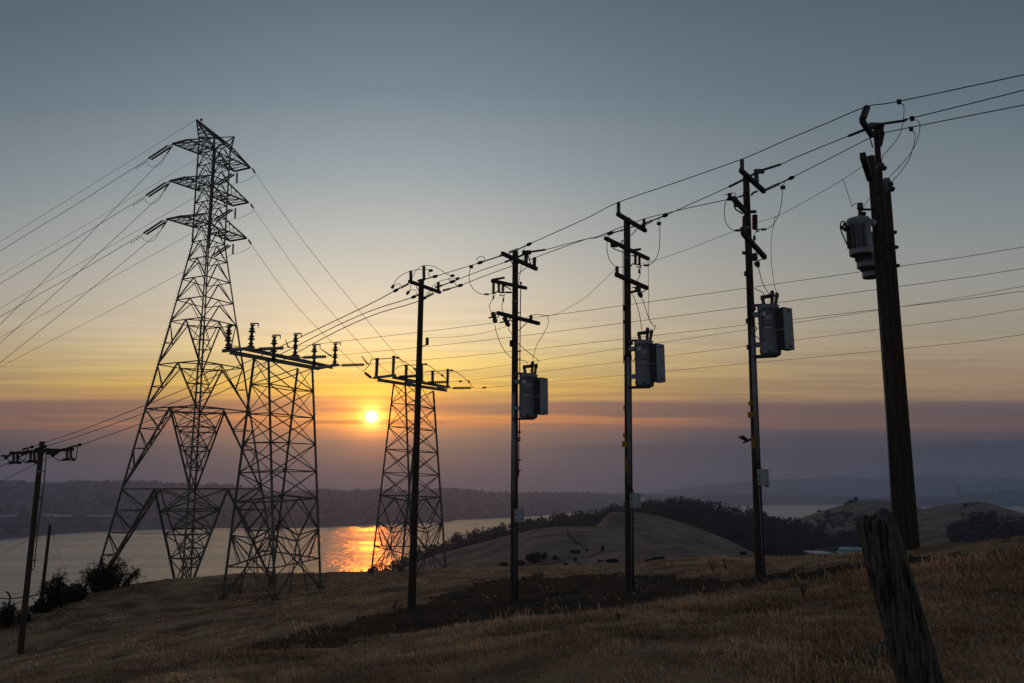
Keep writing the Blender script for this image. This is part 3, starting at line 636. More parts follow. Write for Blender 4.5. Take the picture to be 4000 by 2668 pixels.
# insulator strings, jumpers and the conductors they hold
WIRES = []
def wire(label, pts, r, group, m='aluminium_wire', sp=True):
    P = spline(pts, 10) if sp else pts
    o = MB().sweep(P, r, 5).build('power_line', m, None, True); return tag(o, label, 'wire', group)
TN = {1: 'top', 2: 'middle', 3: 'lowest'}
GW = 'conductors of the tall lattice tower'
OFFL = {1: (0, 0), 2: (-27, 378), 3: (-53, 765)}; OFFR = {1: (0, 0), 2: (-17, 362), 3: (-40, 727)}
LEFTEND = {1: 981, 2: 1108, 3: 1237.5}; STEEP = {1: 1268, 2: 1341, 3: 1418}; THIN = {1: 1204, 2: 1319, 3: 1434}
def extend(sx, sy, ex, ey, x): return (x, sy + (ey - sy) * (x - sx) / (ex - sx))
for n in (1, 2, 3):
    dx, dy = OFFL[n]; T0, T1 = TIP[n, -1]; z = lambda x, y, dx=dx, dy=dy: zA1(x + dx, y + dy)
    pl = lambda x, y: vp(*z(x, y), T0, T0 + TL)
    for a, b in (((792, 368), (606, 490)), ((818, 384), (638, 500))): insulator(pl(*a), pl(*b), .105, 22, tower, 'insulator_string', core=.75)
    yk = MB(); yk.beam(T0, pl(815, 365), .06, .06); yk.beam(pl(795, 358), pl(828, 384), .07, .07); yk.beam(pl(600, 492), pl(642, 508), .07, .07); yk.build('yoke', 'hardware', tower)
    st_dir = Vector((-.95, -.3, 0)); ps = lambda x, y: vp(*z(x, y), T0, T0 + st_dir)
    insulator(ps(848, 360), ps(790, 445), .075, 10, tower, 'insulator_string', core=.75)
    tube('link_rod', [ps(790, 445), ps(765, 482)], .035, 'hardware', tower)
    tube('jumper', spline([pl(590, 515), pl(602, 556), pl(650, 580), pl(710, 560), pl(748, 520), ps(765, 482)]), .022, 'aluminium_wire', tower)
    dm_ = MB()
    for f in (.2, .45, .7, .95):
        x_, y_ = 590 - 115 * f, 515 + 72 * f; dm_.beam(pl(x_ - 10, y_ + 12), pl(x_ + 8, y_ + 3), .06, .06)
    dm_.build('vibration_damper', 'hardware', tower)
    s0 = z(602, 496); e0 = extend(*s0, 0, LEFTEND[n], -900); m0 = (s0[0] * .5, (s0[1] + LEFTEND[n]) / 2 + 3)
    wire(f'{TN[n]} heavy conductor strung left from the twin insulators of the tall tower', [vp(*s0, T0, T0 + TL), vp(*m0, T0, T0 + TL), vp(0, LEFTEND[n], T0, T0 + TL), vp(*e0, T0, T0 + TL)], .027, GW)
    s1 = z(765, 482); e1 = extend(*s1, 0, STEEP[n], -700)
    wire(f'{TN[n]} of the three steep wires dropping left from the tall tower', [vp(*s1, T0, T0 + st_dir), vp(s1[0] * .5, (s1[1] + STEEP[n]) / 2 + 4, T0, T0 + st_dir), vp(0, STEEP[n], T0, T0 + st_dir), vp(*e1, T0, T0 + st_dir)], .024, GW)
    dx, dy = OFFR[n]; R0, R1 = TIP[n, 1]; z = lambda x, y, dx=dx, dy=dy: zA1(x + dx, y + dy); pr = lambda x, y: vp(*z(x, y), R0, R0 + TL)
    for a, b in (((1452, 650), (1286, 762)), ((1478, 656), (1312, 772))): insulator(pr(*a), pr(*b), .105, 20, tower, 'insulator_string', core=.75)
    insulator(pr(1506, 640), pr(1502, 745), .13, 9, tower, 'insulator_string', core=.4)
    pq = lambda x, y: vp(*z(x, y), R1, R1 + Vector((.95, -.3, 0)))
    insulator(pq(1662, 596), pq(1690, 642), .10, 6, tower, 'insulator_string', core=.75)
    tube('jumper', spline([pq(1695, 655), pr(1650, 695), pr(1560, 735), pr(1502, 745), pr(1420, 775), pr(1300, 790)]), .02, 'aluminium_wire', tower)
    s2 = z(1282, 772); e2 = extend(*s2, 0, THIN[n], -900)
    wire(f'{TN[n]} thin conductor running left behind the tall tower from its far side', [vp(*s2, R0, R0 + TL), vp(s2[0] * .5, (s2[1] + THIN[n]) / 2 + 3, R0, R0 + TL), vp(0, THIN[n], R0, R0 + TL), vp(*e2, R0, R0 + TL)], .02, GW)
e = extend(767, 466, 0, 945, -900)
wire('upper earth wire strung left from the peak of the tall tower', [PK, vp(383, 707, PK, PK + TL), vp(0, 945, PK, PK + TL), vp(*e, PK, PK + TL)], .017, GW)
e = extend(914, 533, 0, 1076, -900)
wire('second earth wire strung left from the short arm under the tall tower peak', [P2, vp(457, 807, P2, P2 + TL), vp(0, 1076, P2, P2 + TL), vp(*e, P2, P2 + TL)], .015, GW)

# ------------------------------------------------------------------ the two dead-end towers with switch platforms
def deadend(label, top, foot, steps_leg):
    T = [at(*p) for p in top]; F_ = [at(*p) for p in foot]          # order: left, near, right, far
    c = sum(F_, Vector()) / 4
    root = thing('switch_tower', c, label, 'power tower', 'smaller lattice towers carrying switch platforms')
    for k in range(4):
        F_[k] = F_[k] - Vector((0, 0, .3)) * 0
        member('leg', F_[k] + (F_[k] - T[k]).normalized() * .4, T[k], .15, root, roll=R(45 + 90 * k))
    L = lambda k, t: lerp(T[k % 4], F_[k % 4], t)
    lv = [0, .11, .237, .361, .487, .61]
    for i, (a, b) in enumerate(zip(lv[:-1], lv[1:])):
        for k in range(4):
            w = .055
            member('diagonal_brace', L(k, a), L(k + 1, b), w, root); member('diagonal_brace', L(k + 1, a), L(k, b), w, root)
            member('horizontal_strut', L(k, b), L(k + 1, b), .10 if i == 4 else .065, root)
    for k in range(4):
        A5, B5, A6, B6 = L(k, .61), L(k + 1, .61), L(k, .745), L(k + 1, .745); M5 = (A5 + B5) / 2
        member('diagonal_brace', A6, M5, .065, root); member('diagonal_brace', B6, M5, .065, root)
        N_ = (L(k, .785) + L(k + 1, .785)) / 2
        member('horizontal_strut', A6, N_, .08, root); member('horizontal_strut', N_, B6, .08, root)
        member('redundant_brace', A5, N_, .06, root); member('redundant_brace', B5, N_, .06, root)
        Xc = (L(k, .875) + L(k + 1, .875)) / 2
        for P_, Q_ in ((A6, L(k + 1, 1)), (B6, L(k, 1))): member('diagonal_brace', P_, Xc, .065, root); member('diagonal_brace', Xc, Q_, .065, root)
        member('horizontal_strut', L(k, .875), Xc, .08, root); member('horizontal_strut', Xc, L(k + 1, .875), .08, root)
        for P_, f in ((L(k, .745), .26), (L(k + 1, .745), .74)): member('redundant_brace', P_, lerp(L(k, .875), L(k + 1, .875), f), .06, root)
        for s_, f in ((k, .3), (k + 1, .7)): member('redundant_brace', N_, lerp(L(k, 1), L(k + 1, 1), f), .055, root)
    sbm = MB()
    for i in range(48):
        p = L(steps_leg, i / 50); sbm.beam(p, p + Vector((.20 if i % 2 else .05, -.1, 0)), .022, .022)
    tag(sbm.build('step_bolts', 'galvanised_steel', root), kind='stuff')
    for k in (0, 1, 2, 3): MB().lathe(F_[k] - Vector((0, 0, .5)), F_[k] + Vector((0, 0, .12)), [(0, .3), (1, .26)], 12).build('footing', 'rock', root)
    return root, T
zT2 = zoom(830, 1230, .33168)
T2, tt2 = deadend('nearer switch tower, with six black post insulators, in front of the tall tower', [(992.5, 1402, 50.5), (1049, 1402, 49.9), (1220, 1440, 54.0), (1163, 1439, 54.7)], [(870, 2335, 51.3), (1073, 2343, 49.1), (1252, 2294, 53.2), (1064, 2262, 55.5)], 2)
zT3 = zoom(1380, 1300, .25521)
T3, tt3 = deadend('farther switch tower, right of the setting sun and partly behind a wooden pole', [(1535.7, 1499, 64.5), (1584, 1499, 63.8), (1692.6, 1527, 68.0), (1642, 1505, 68.7)], [(1449, 2228, 64.2), (1612, 2272, 62.5), (1741, 2225, 66.5), (1566, 2230, 67.5)], 2)
def platform(root, tt, z, front, back, cross, posts, strains, sh, prof_n, core, rp, bus=None, clip=None, sm='porcelain'):
    l0, nr_, rt, fa = tt
    Pf = lambda x, y: vp(*z(x, y), nr_, rt); Pb = lambda x, y: vp(*z(x, y), l0, fa)
    bd = (rt - nr_).normalized(); upv = Vector((0, 0, 1)); sdv = bd.cross(upv).normalized()
    def ibeam(a, b):
        mb = MB(); mb.beam(a, b, .05, .20); o = Vector((0, 0, .10))
        mb.beam(a + o, b + o, .18, .035); mb.beam(a - o, b - o, .18, .035); return mb
    ibeam(Pf(*front[0]), Pf(*front[1])).build('platform_beam', 'beam_steel', root)
    ibeam(Pb(*back[0]), Pb(*back[1])).build('platform_beam', 'beam_steel', root)
    for a, b in cross: MB().beam(Pf(*a), Pb(*b), .2, .2).build('crosspiece', 'beam_steel', root)
    tops = []
    for i, (b, t_, kind) in enumerate(posts):
        fn = Pf if kind == 'f' else Pb; B, T_ = fn(*b), fn(*t_)
        ins = insulator(B, T_, rp, prof_n, root, 'post_insulator', core=core, seg=12, bell=(prof_n == 3)); tops.append(T_)
        MB().box(T_ + Vector((0, 0, .05)), Vector((1, 0, 0)), Vector((0, 1, 0)), Vector((0, 0, 1)), .3, .12, .08).build('terminal', 'hardware', ins)
    ends = []
    for a, b in strains:
        A, B = Pf(*a), Pf(*b); Yc = (A - Vector((0, 0, EYE))).y
        # strings pull along the line, to the right and a little nearer
        q = vp(*z(*a), A, A + Vector((1, -.32, 0))); r_ = vp(*z(*b), A, A + Vector((1, -.32, 0)))
        insulator(q, r_, sh, 11, root, 'insulator_string', m=sm, core=.35, seg=12)
        lead = vp(*z(a[0] - (b[0] - a[0]) * .16, a[1] + 2), A, A + Vector((1, -.32, 0))); tube('link_rod', [lead, q], .04, 'hardware', root)
        ends.append((r_, A))
    return Pf, Pb, tops, ends
Pf2, Pb2, tops2, ends2 = platform(T2, tt2, zT2, ((205, 440), (1247, 632)), ((385, 398), (1412, 618)), [((130, 424), (480, 388)), ((850, 502), (1012, 492)), ((1240, 628), (1475, 588))],
    [((180, 408), (194, 152), 'f'), ((450, 392), (470, 130), 'b'), ((718, 540), (728, 268), 'f'), ((972, 490), (981, 246), 'b'), ((1194, 600), (1202, 374), 'f'), ((1438, 600), (1448, 354), 'b')],
    [((545, 402), (836, 391)), ((1066, 502), (1337, 491)), ((1525, 594), (1784, 586))], (.12), 3, .42, .22, sm='glass_disc')
ck = MB()
for t_ in tops2: ck.box(t_ + Vector((.12, 0, .16)), Vector((1, 0, 0)), Vector((0, 1, 0)), Vector((0, 0, 1)), .5, .1, .07); ck.box(t_ + Vector((.38, 0, .06)), Vector((1, 0, 0)), Vector((0, 1, 0)), Vector((0, 0, 1)), .05, .05, .25)
tag(ck.build('switch_contacts', 'hardware', T2), kind='stuff')
Pf3, Pb3, tops3, ends3 = platform(T3, tt3, zT3, ((372, 720), (1430, 882)), ((600, 680), (1450, 835)), [((325, 688), (640, 650)), ((800, 762), (1075, 752)), ((1300, 842), (1468, 826))],
    [((352, 662), (368, 405), 'f'), ((608, 650), (620, 368), 'b'), ((805, 745), (811, 505), 'f'), ((1050, 760), (1048, 484), 'b'), ((1213, 810), (1215, 595), 'f'), ((1442, 820), (1447, 568), 'b')],
    [((700, 675), (962, 660)), ((1140, 762), (1440, 752)), ((1525, 846), (1800, 843))], .14, 11, .62, .155)
for a, b in (((350, 405), (665, 382)), ((795, 500), (1095, 482)), ((1195, 592), (1490, 574))):
    bus = MB().sweep([Pf3(*a), Pb3(*b)], .032, 8); bus.build('bus_tube', 'hardware', T3, True)
    MB().lathe(Pb3(*b) - Vector((.1, 0, 0)), Pb3(*b) + Vector((.25, -.05, 0)), [(0, .05), (.5, .1), (1, .04)], 8).build('clamp', 'hardware', T3)
def jump(root, fn, pts, r=.03, name='jumper', m='aluminium_wire'): return tube(name, spline([fn(*p) for p in pts]), r, m, root)
jump(T3, Pf3, [(350, 405), (290, 404), (268, 440), (240, 500), (190, 552), (155, 592)])
jump(T3, Pf3, [(800, 500), (735, 505), (690, 520), (650, 552)])
jump(T3, Pf3, [(1200, 592), (1140, 592), (1085, 610)])
jump(T3, Pb3, [(660, 382), (720, 405), (800, 455), (890, 510), (938, 552), (965, 620)])
jump(T3, Pb3, [(1095, 482), (1170, 510), (1265, 582), (1360, 652), (1412, 700), (1440, 745)])
jump(T3, Pb3, [(1490, 574), (1560, 595), (1650, 650), (1720, 710), (1770, 752), (1815, 815), (1850, 838)])
for p in ((938, 552), (1360, 652), (1768, 750)): MB().lathe(Pb3(*p) - Vector((.12, 0, -.1)), Pb3(*p) + Vector((.12, 0, -.1)), [(0, .04), (.5, .11), (1, .04)], 8).build('clamp', 'hardware', T3)
for fn, root, pts in ((zT2, T2, ((860, 290), (890, 375), (915, 382))), (zT2, T2, ((1265, 392), (1375, 470), (1405, 484))), (zT2, T2, ((1755, 482), (1815, 565), (1840, 578)))):
    A = tt2[1]; f_ = lambda x, y: vp(*zT2(x, y), A, A + Vector((1, -.32, 0)))
    mb = MB().sweep([f_(*p) for p in pts], [.02, .05, .05], 6); mb.build('jumper_stub', 'hardware', root)
# six long parallel conductors from the switch towers to the right
GL = 'long parallel conductors behind the wooden poles'
LONG = [(ends2[0][0], (1980, 1255), (3503, 1042), 965, 31.0, 'highest of the six long thin conductors passing behind the wooden poles'), (ends2[1][0], (1980, 1319), (3507, 1120), 1049, 31.6, 'second highest long thin conductor passing behind the wooden poles'),
        (ends2[2][0], (1980, 1375), (3515, 1199), 1137, 32.2, 'third long thin conductor, from the lowest pale string of the nearer switch tower'), (ends3[0][0], (1980, 1426), (3515, 1199), 1118, 41.0, 'fourth long thin conductor, crossing the third beside the thick double pole'),
        (ends3[1][0], (1980, 1468), (3523, 1275.5), 1206, 41.7, 'second lowest long thin conductor passing behind the wooden poles'), (ends3[2][0], (1980, 1507), (3530, 1361.6), 1307, 42.4, 'lowest of the six long thin conductors, across three grey tanks')]
for P_, a, b, yr, Yr, lab in LONG:
    E_ = at(4000, yr, Yr); x2 = extend(*b, 4000, yr, 4700)
    wire(lab, spline([P_, vp(*a, P_, E_), vp(*b, P_, E_), E_, vp(*x2, P_, E_)], 10) + [E_ + (E_ - vp(*b, P_, E_)).normalized() * 60], .0125, GL, sp=False)
tube('damper', [vp(*zT3(1620, 745), ends3[1][0], at(4000, 1206, 41.7)), vp(*zT3(1660, 742), ends3[1][0], at(4000, 1206, 41.7))], .08, 'hardware', T3)
tube('damper', [vp(*zT3(1985, 843), ends3[2][0], at(4000, 1307, 42.4)), vp(*zT3(2025, 838), ends3[2][0], at(4000, 1307, 42.4))], .08, 'hardware', T3)
# three droppers from the tall tower to the farther switch tower
for n, q, lab in ((1, (1621, 1463), 'outermost dropper wire sloping down right from the tall tower'), (2, (1528, 1463), 'middle dropper wire sloping down right from the tall tower'), (3, (1419.6, 1450.6), 'innermost dropper wire sloping down from the lowest arm of the tall tower')):
    dx, dy = OFFR[n]; s = zA1(1695 + dx, 655 + dy); R1 = TIP[n, 1][1]; P_ = vp(*s, R1, R1 + Vector((.95, -.3, 0))); Q_ = at(*q, 64.5)
    mids = {1: [(678 * .25521 + 1380, 1300 + 366 * .25521)], 2: [(1451, 1391)], 3: [(1362, 1400)]}[n]
    md = {1: [(1200, 961)], 2: [(1200, 1108)], 3: [(1150, 1185)]}[n]
    wire(lab, [P_] + [vp(*m_, P_, Q_) for m_ in md + mids] + [Q_], .018, GW)
insulator(at(*zT3(180, 612), 64.5), at(*zT3(272, 688), 64.3), .12, 9, T3, 'insulator_string', core=.7)
tube('link_rod', [at(*zT3(272, 688), 64.3), at(*zT3(300, 698), 64.2), Pf3(345, 690)], .035, 'hardware', T3)

# ------------------------------------------------------------------ wooden poles
ex, ey, ez = Vector((1, 0, 0)), Vector((0, 1, 0)), Vector((0, 0, 1))
class Pole:
    def __init__(s, label, top, base, Y, rt, rb, m='creosote_wood', group='tall wooden utility poles', name='utility_pole', Yt=None, deep=.5):
        s.Y = Y; s.B = at(*base, Y); s.T = at(*top, Yt or Y); s.rt, s.rb = rt, rb
        g = gz(s.B); s.foot = Vector((s.B.x, s.B.y, min(g, s.B.z)))
        s.root = thing(name, s.foot, label, 'utility pole', group)
        mb = MB(); n = 14; d = (s.T - s.B); L = d.length; pts = [s.B - d.normalized() * deep] + [s.B + d * (i / 12) for i in range(13)]
        mb.sweep(pts, [rb] + [lerp(rb, rt, (i / 12) ** .65) for i in range(13)], n)
        mb.build('shaft', m, s.root, True)
    def at(s, z, x, y, dy=0.0): return at(*z(x, y), s.Y + dy)
    def axis(s, sy):                     # centre and radius of the shaft at a photo row
        lo, hi = 0.0, 1.0
        for _ in range(30):
            f = (lo + hi) / 2; p = lerp(s.B, s.T, f); y = to_px(p.x, p.y, p.z)[1]
            if y > sy: lo = f
            else: hi = f
        return lerp(s.B, s.T, f), lerp(s.rb, s.rt, f ** .65)
    def arm(s, z, a, b, h=.105, w=.09, tilt=1.35, front=True, m='crossarm_wood', name='crossarm'):
        A0, B0 = z(*a), z(*b); ax, _ = s.axis((A0[1] + B0[1]) / 2); off = -(s.rt + w / 2) if front else (s.rt + w / 2)
        lat = (B0[0] - A0[0]) / FS * s.Y; xc = to_px(ax.x, ax.y, ax.z)[0]; f = (xc - A0[0]) / max(1e-6, B0[0] - A0[0])
        dl = lat * tilt; A = at(*A0, s.Y + off - dl * f); B = at(*B0, s.Y + off + dl * (1 - f))
        mb = MB().beam(A, B, w, h); o = mb.build(name, m, s.root); o['ends'] = [*A, *B]
        return o, (lambda x, y, A=A, B=B: vp(*z(x, y), A, B))
    def ins(s, p, q, r=.06, n=5, parent=None, core=.8, name='insulator', m='porcelain'): return insulator(p, q, r, n, parent or s.root, name, m, core, 10)
    def line(s, pts, r=.012, name='jumper', m='cable_black', sp=True): return tube(name, spline(pts, 8) if sp and len(pts) > 2 else pts, r, m, s.root)
    def blk(s, p, sx, sy, sz, name='clamp', m='hardware', ax=None):
        a = (ax or ex).normalized(); w = a.cross(ez if abs(a.z) < .9 else ey).normalized(); return MB().box(p, a, w, w.cross(a), sx, sy, sz).build(name, m, s.root)
    def band(s, sy, h=.10, name='band', m='hardware', k=1.12, arc=None):
        p, r = s.axis(sy); d = (s.T - s.B).normalized(); return MB().lathe(p - d * h / 2, p + d * h / 2, [(0, r * k), (1, r * k)], 14).build(name, m, s.root, True)
    def pipe(s, pts, r, name='conduit', m='conduit_grey', dy=-.02):
        P = []
        for x, y in pts:
            ax, ra = s.axis(y); P.append(at(x, y, s.Y - ra + dy))
        return tube(name, P, r, m, s.root, 8)
    def strain(s, p, q, c, r=.05, n=7, core=.5, rc=.055):      # pole end, insulator end, clamp end
        i = insulator(p, q, r, n, s.root, 'strain_insulator', 'porcelain', core, 8)
        tube('link_rod', [q, c], .022, 'hardware', s.root); d = (c - q).normalized()
        MB().lathe(c - d * .09, c + d * .11, [(0, rc * .4), (.25, rc), (.7, rc), (1, rc * .4)], 8).build('dead_end_clamp', 'hardware', s.root, True)

zA, zB, zB4, zB287 = zoom(1480, 980, .29775), zoom(1480, 980, .29775), zoom(1800, 1050, .4145), zoom(1950, 900, .28703)
zC, zC2, zD, zD2 = zoom(2280, 780, .26787), zoom(2350, 1150, .28703), zoom(2780, 580, .31888), zoom(2820, 1050, .28703)
zE, zE2, zF = zoom(3230, 350, .31888), zoom(3230, 750, .2551), zoom(0, 1700, .13611)
# --- pole right of the farther switch tower
A = Pole('wooden pole with one crossarm in front of the farther switch tower', (1646.7, 1091.6), (1608, 2368), 26.6, .092, .135)
ar, pa = A.arm(zA, (395, 398), (806, 545))
A.ins(pa(420, 385), pa(418, 265)); A.ins(A.at(zA, 592, 385), A.at(zA, 590, 200)); A.ins(pa(780, 540), pa(780, 410))
for p, q, c in (((392, 430), (292, 482), (225, 517)), ((530, 570), (500, 586), (460, 602))): A.strain(A.at(zA, *p), A.at(zA, *q), A.at(zA, *c), .05, 8)
for p, q, c in (((505, 395), (605, 372), (735, 336)), ((735, 478), (832, 452), (960, 405)), ((835, 522), (935, 495), (1065, 455))): A.strain(A.at(zA, *p), A.at(zA, *q), A.at(zA, *c), .05, 6)
A.strain(A.at(zA, 720, 555), A.at(zA, 625, 605), A.at(zA, 598, 618), .05, 6)
for pts in ([(180, 470), (205, 425), (250, 352), (330, 300), (420, 262), (490, 250), (560, 244), (625, 247), (680, 252)], [(380, 548), (412, 505), (420, 430), (445, 335), (490, 260), (535, 215), (590, 194), (650, 190), (720, 205), (790, 240), (860, 285), (915, 316), (965, 322)],
            [(605, 588), (640, 545), (690, 487), (735, 440), (780, 408), (850, 382), (930, 370), (1030, 364)], [(225, 517), (262, 485), (282, 450), (262, 430), (222, 442), (185, 470)], [(462, 602), (490, 570), (488, 530), (455, 508), (415, 520), (382, 548)],
            [(690, 345), (658, 325), (655, 290), (678, 262)], [(955, 405), (925, 395), (917, 365), (940, 345), (965, 325)], [(1045, 465), (1005, 440), (998, 405), (1028, 370)]): A.line([A.at(zA, *p) for p in pts], .0105)
for p, d in (((182, 470), (.5, 0, .8)), ((680, 258), (1, 0, .1)), ((380, 550), (.5, 0, .8)), ((965, 326), (1, 0, .1)), ((1030, 366), (.8, 0, .4))): A.blk(A.at(zA, *p), .14, .07, .08, ax=Vector(d))
for a, b in (((492, 470), (585, 630)), ((690, 525), (590, 632))): MB().beam(pa(*a), A.at(zA, *b, -.1), .03, .012).build('arm_brace', 'hardware', A.root)
A.line([A.at(zA, 560, 1252), A.at(zA, 605, 1240), A.at(zA, 632, 1222)], .02, 'bracket', 'hardware'); A.ins(A.at(zA, 634, 1235), A.at(zA, 634, 1138), .062, 5, name='side_insulator')
# --- first pole with a grey tank
B = Pole('wooden pole with three short crossarms behind the leftmost grey tank', (2013, 983), (2007.6, 2351), 25.0, .098, .125)
ar, pa = B.arm(zB287, (38, 312), (510, 525), .12, .1)
B.strain(B.at(zB287, 60, 330, -.6), B.at(zB287, 0, 352, -.6), B.at(zA, 1332, 152, -.5), .045, 2)
B.strain(B.at(zB287, 130, 302), B.at(zB287, 258, 258), B.at(zB287, 402, 190), .065, 9, .3)
cv_ = lambda z, pts, P, dy=0: MB().sweep([P.at(z, *p, dy) for p in pts], .035, 8).build('wire_cover', 'grey_polymer', P.root, True)
cv_(zB287, [(75, 432), (180, 392), (280, 352), (370, 310), (410, 295), (630, 262)], B, .25)
B.ins(pa(362, 445), pa(370, 315), .07, 5, core=.85); B.ins(pa(478, 500), pa(480, 372), .068, 5, core=.85)
B.blk(B.at(zB287, 372, 300, .2), .3, .1, .12, 'saddle'); tube('arm_stay', [pa(395, 335), pa(435, 470)], .02, 'hardware', B.root)
for a, b in (((150, 402), (255, 580)), ((372, 502), (262, 590))): MB().beam(pa(*a), B.at(zB287, *b, -.12), .03, .012).build('arm_brace', 'hardware', B.root)
B.line([B.at(zB287, *p) for p in ((345, 232), (330, 300), (322, 390), (300, 500), (285, 590), (275, 660), (262, 740))], .009)
ar2, pb = B.arm(zB4, (293, 112), (616, 182), .10, .09)
MB().beam(pb(305, 102), pb(408, 84), .06, .07).build('switch_base', 'hardware', B.root)
for x0, y0, x1, y1 in ((309, 128, 307, 228), (357, 118, 359, 222), (398, 130, 396, 225)): B.ins(pb(x1, y1), pb(x0, y0), .055, 9, core=.5)
B.line([pb(*p) for p in ((296, 236), (320, 228), (345, 215), (372, 226), (420, 222), (474, 220))], .022, 'switch_blade', 'hardware', False)
B.line([pb(*p) for p in ((368, 236), (370, 250), (408, 254), (410, 238))], .015, 'switch_frame', 'hardware', False)
B.line([pb(375, 138), pb(474, 196)], .02, 'arm_stay', 'hardware')
B.line([B.at(zB4, *p, -.5) for p in ((102, -18), (84, 20), (78, 70), (84, 118), (102, 168), (135, 208), (180, 234), (225, 240), (270, 238), (300, 232))], .0105)
B.blk(B.at(zB4, 98, -20, -.5), .12, .07, .09); B.line([B.at(zA, *p, -.5) for p in ((1272, 128), (1310, 85), (1355, 72), (1385, 100), (1375, 150))], .011); B.blk(B.at(zB4, 243, 240, -.5), .14, .05, .05); B.blk(pb(452, 222), .2, .04, .05)
B.line([pb(*p) for p in ((325, 232), (308, 268), (285, 312), (270, 345), (276, 385), (292, 412))], .0105); B.line([pb(*p) for p in ((408, 255), (402, 300), (388, 345), (390, 380), (398, 410))], .0105)
B.blk(pb(307, 270), .05, .06, .11); B.blk(pb(401, 292), .05, .06, .11)
ar3, pc = B.arm(zB4, (345, 415), (737, 516), .11, .1)
for (a, b, c) in (((302, 408), (318, 468), (328, 512)), ((410, 452), (428, 495), (455, 545))):
    cut = MB().lathe(pc(*a), pc(*b), [(0, .05), (.15, .085), (.85, .07), (1, .05)], 10).lathe(pc(*b), pc(*c), [(0, .05), (.2, .08), (.7, .07), (1, .03)], 10)
    cut.build('cutout', 'tank_dark', B.root, True); B.line([pc(a[0] - 36, a[1] + 54), pc(a[0], a[1] + 46)], .025, 'bracket', 'hardware'); B.line([pc(b[0], b[1] - 6), pc(b[0] + 35, b[1] - 12), pc(b[0] + 40, b[1] - 30)], .015, 'bracket', 'hardware', False)
B.ins(pc(662, 498), pc(660, 436), .06, 3, core=.8)
for a, b in (((455, 462), (540, 578)), ((622, 508), (545, 582))): MB().beam(pc(*a), B.at(zB4, *b, -.12), .03, .012).build('arm_brace', 'hardware', B.root)
B.line([B.at(zB4, *p, .2) for p in ((676, 440), (715, 430), (760, 434), (800, 440), (822, 460), (828, 500), (812, 550), (780, 612), (745, 668), (715, 720), (698, 775), (684, 830), (680, 872))], .0085)
B.line([B.at(zB4, *p, -.3) for p in ((322, 530), (328, 570), (345, 630), (372, 700), (405, 760), (440, 805), (474, 836), (505, 862), (555, 862), (605, 866), (630, 895))], .0105)
B.line([B.at(zB4, *p, -.2) for p in ((445, 560), (474, 606), (530, 690), (590, 748), (640, 790), (690, 830), (722, 855), (736, 885))], .0105)
B.line([B.at(zB4, *p) for p in ((566, 132), (562, 300), (558, 700), (556, 1000), (554, 1400), (552, 1568))], .017, 'conduit', 'hardware', False); B.line([B.at(zB4, 558, 138), B.at(zB4, 574, 132)], .05, 'weatherhead', 'hardware')
for y in (415, 780, 850, 1540): B.line([B.at(zB4, 540, y), B.at(zB4, 568, y)], .018, 'standoff', 'hardware')
B.blk(B.axis(1342)[0] + Vector((-.13, -.02, 0)), .08, .1, .2, 'bracket'); B.band(1180, .06, m='conduit_grey', k=1.04)
B.pipe([(2007, 1535), (2007, 1958)], .055); B.line([B.at(zoom(1900, 1600, .5102), *p) for p in ((254, 40), (250, 215), (247, 390), (245, 520))], .016, 'conduit', 'hardware', False)
for y in (172, 218, 235, 388): B.blk(B.at(zoom(1900, 1600, .5102), 250, y), .1, .06, .05)
B.line([B.at(zoom(1900, 1600, .5102), *p) for p in ((246, 490), (255, 465), (270, 458))], .014, 'bracket', 'hardware', False)
B.pipe([(2012, 2044), (2012, 2352)], .014, 'conduit', 'conduit_grey'); B.pipe([(2018, 2044), (2018, 2350)], .02, 'conduit', 'cable_black')
# --- second pole with a grey tank
C = Pole('wooden pole with three crossarms behind the middle grey tank', (2449, 852), (2458.6, 2309), 22.7, .098, .118)
ar, pa = C.arm(zC, (492, 205), (905, 455), .105, .1)
C.ins(pa(508, 185), pa(508, 40), .058, 5, core=.88); C.ins(pa(880, 440), pa(879, 282), .055, 5, core=.85)
C.strain(C.at(zC, 600, 436), C.at(zC, 545, 450), C.at(zC, 392, 490), .045, 2, .3); C.strain(C.at(zC, 845, 378, .4), C.at(zC, 1000, 305, .4), C.at(zC, 1185, 232, .4), .06, 6, .22)
C.line([C.at(zC, 690, 408, .2), C.at(zC, 720, 395, .2), C.at(zC, 840, 370, .3)], .02, 'link_rod', 'hardware')
MB().beam(pa(778, 425), C.at(zC, 690, 525, -.1), .03, .012).build('arm_brace', 'hardware', C.root)
ar2, pb = C.arm(zC, (312, 560), (948, 866), .095, .09)
MB().beam(pb(690, 742), pb(825, 722), .06, .07).build('switch_base', 'hardware', C.root)
for x0, y0, x1, y1 in ((757, 790, 752, 945), (812, 800, 812, 958)): C.ins(pb(x1, y1), pb(x0, y0), .05, 9, core=.55)
C.line([pb(*p) for p in ((690, 965), (712, 935), (760, 945), (830, 958))], .02, 'switch_blade', 'hardware', False); C.line([pb(*p) for p in ((775, 980), (835, 992), (825, 960))], .018, 'switch_frame', 'hardware', False)
C.line([pb(700, 815), pb(745, 822)], .022, 'bracket', 'hardware'); C.blk(pb(443, 665), .2, .1, .1, 'bracket'); C.line([pb(*p) for p in ((418, 670), (430, 705), (448, 720), (580, 770))], .015, 'arm_stay', 'hardware', False); C.line([pb(*p) for p in ((540, 640), (555, 600), (580, 590))], .014, 'bracket', 'hardware', False)
C.line([C.at(zC, *p, -.2) for p in ((440, 440), (420, 475), (365, 535), (345, 600), (340, 700), (352, 800), (380, 880), (430, 945), (480, 972), (530, 982), (600, 978))], .0105)
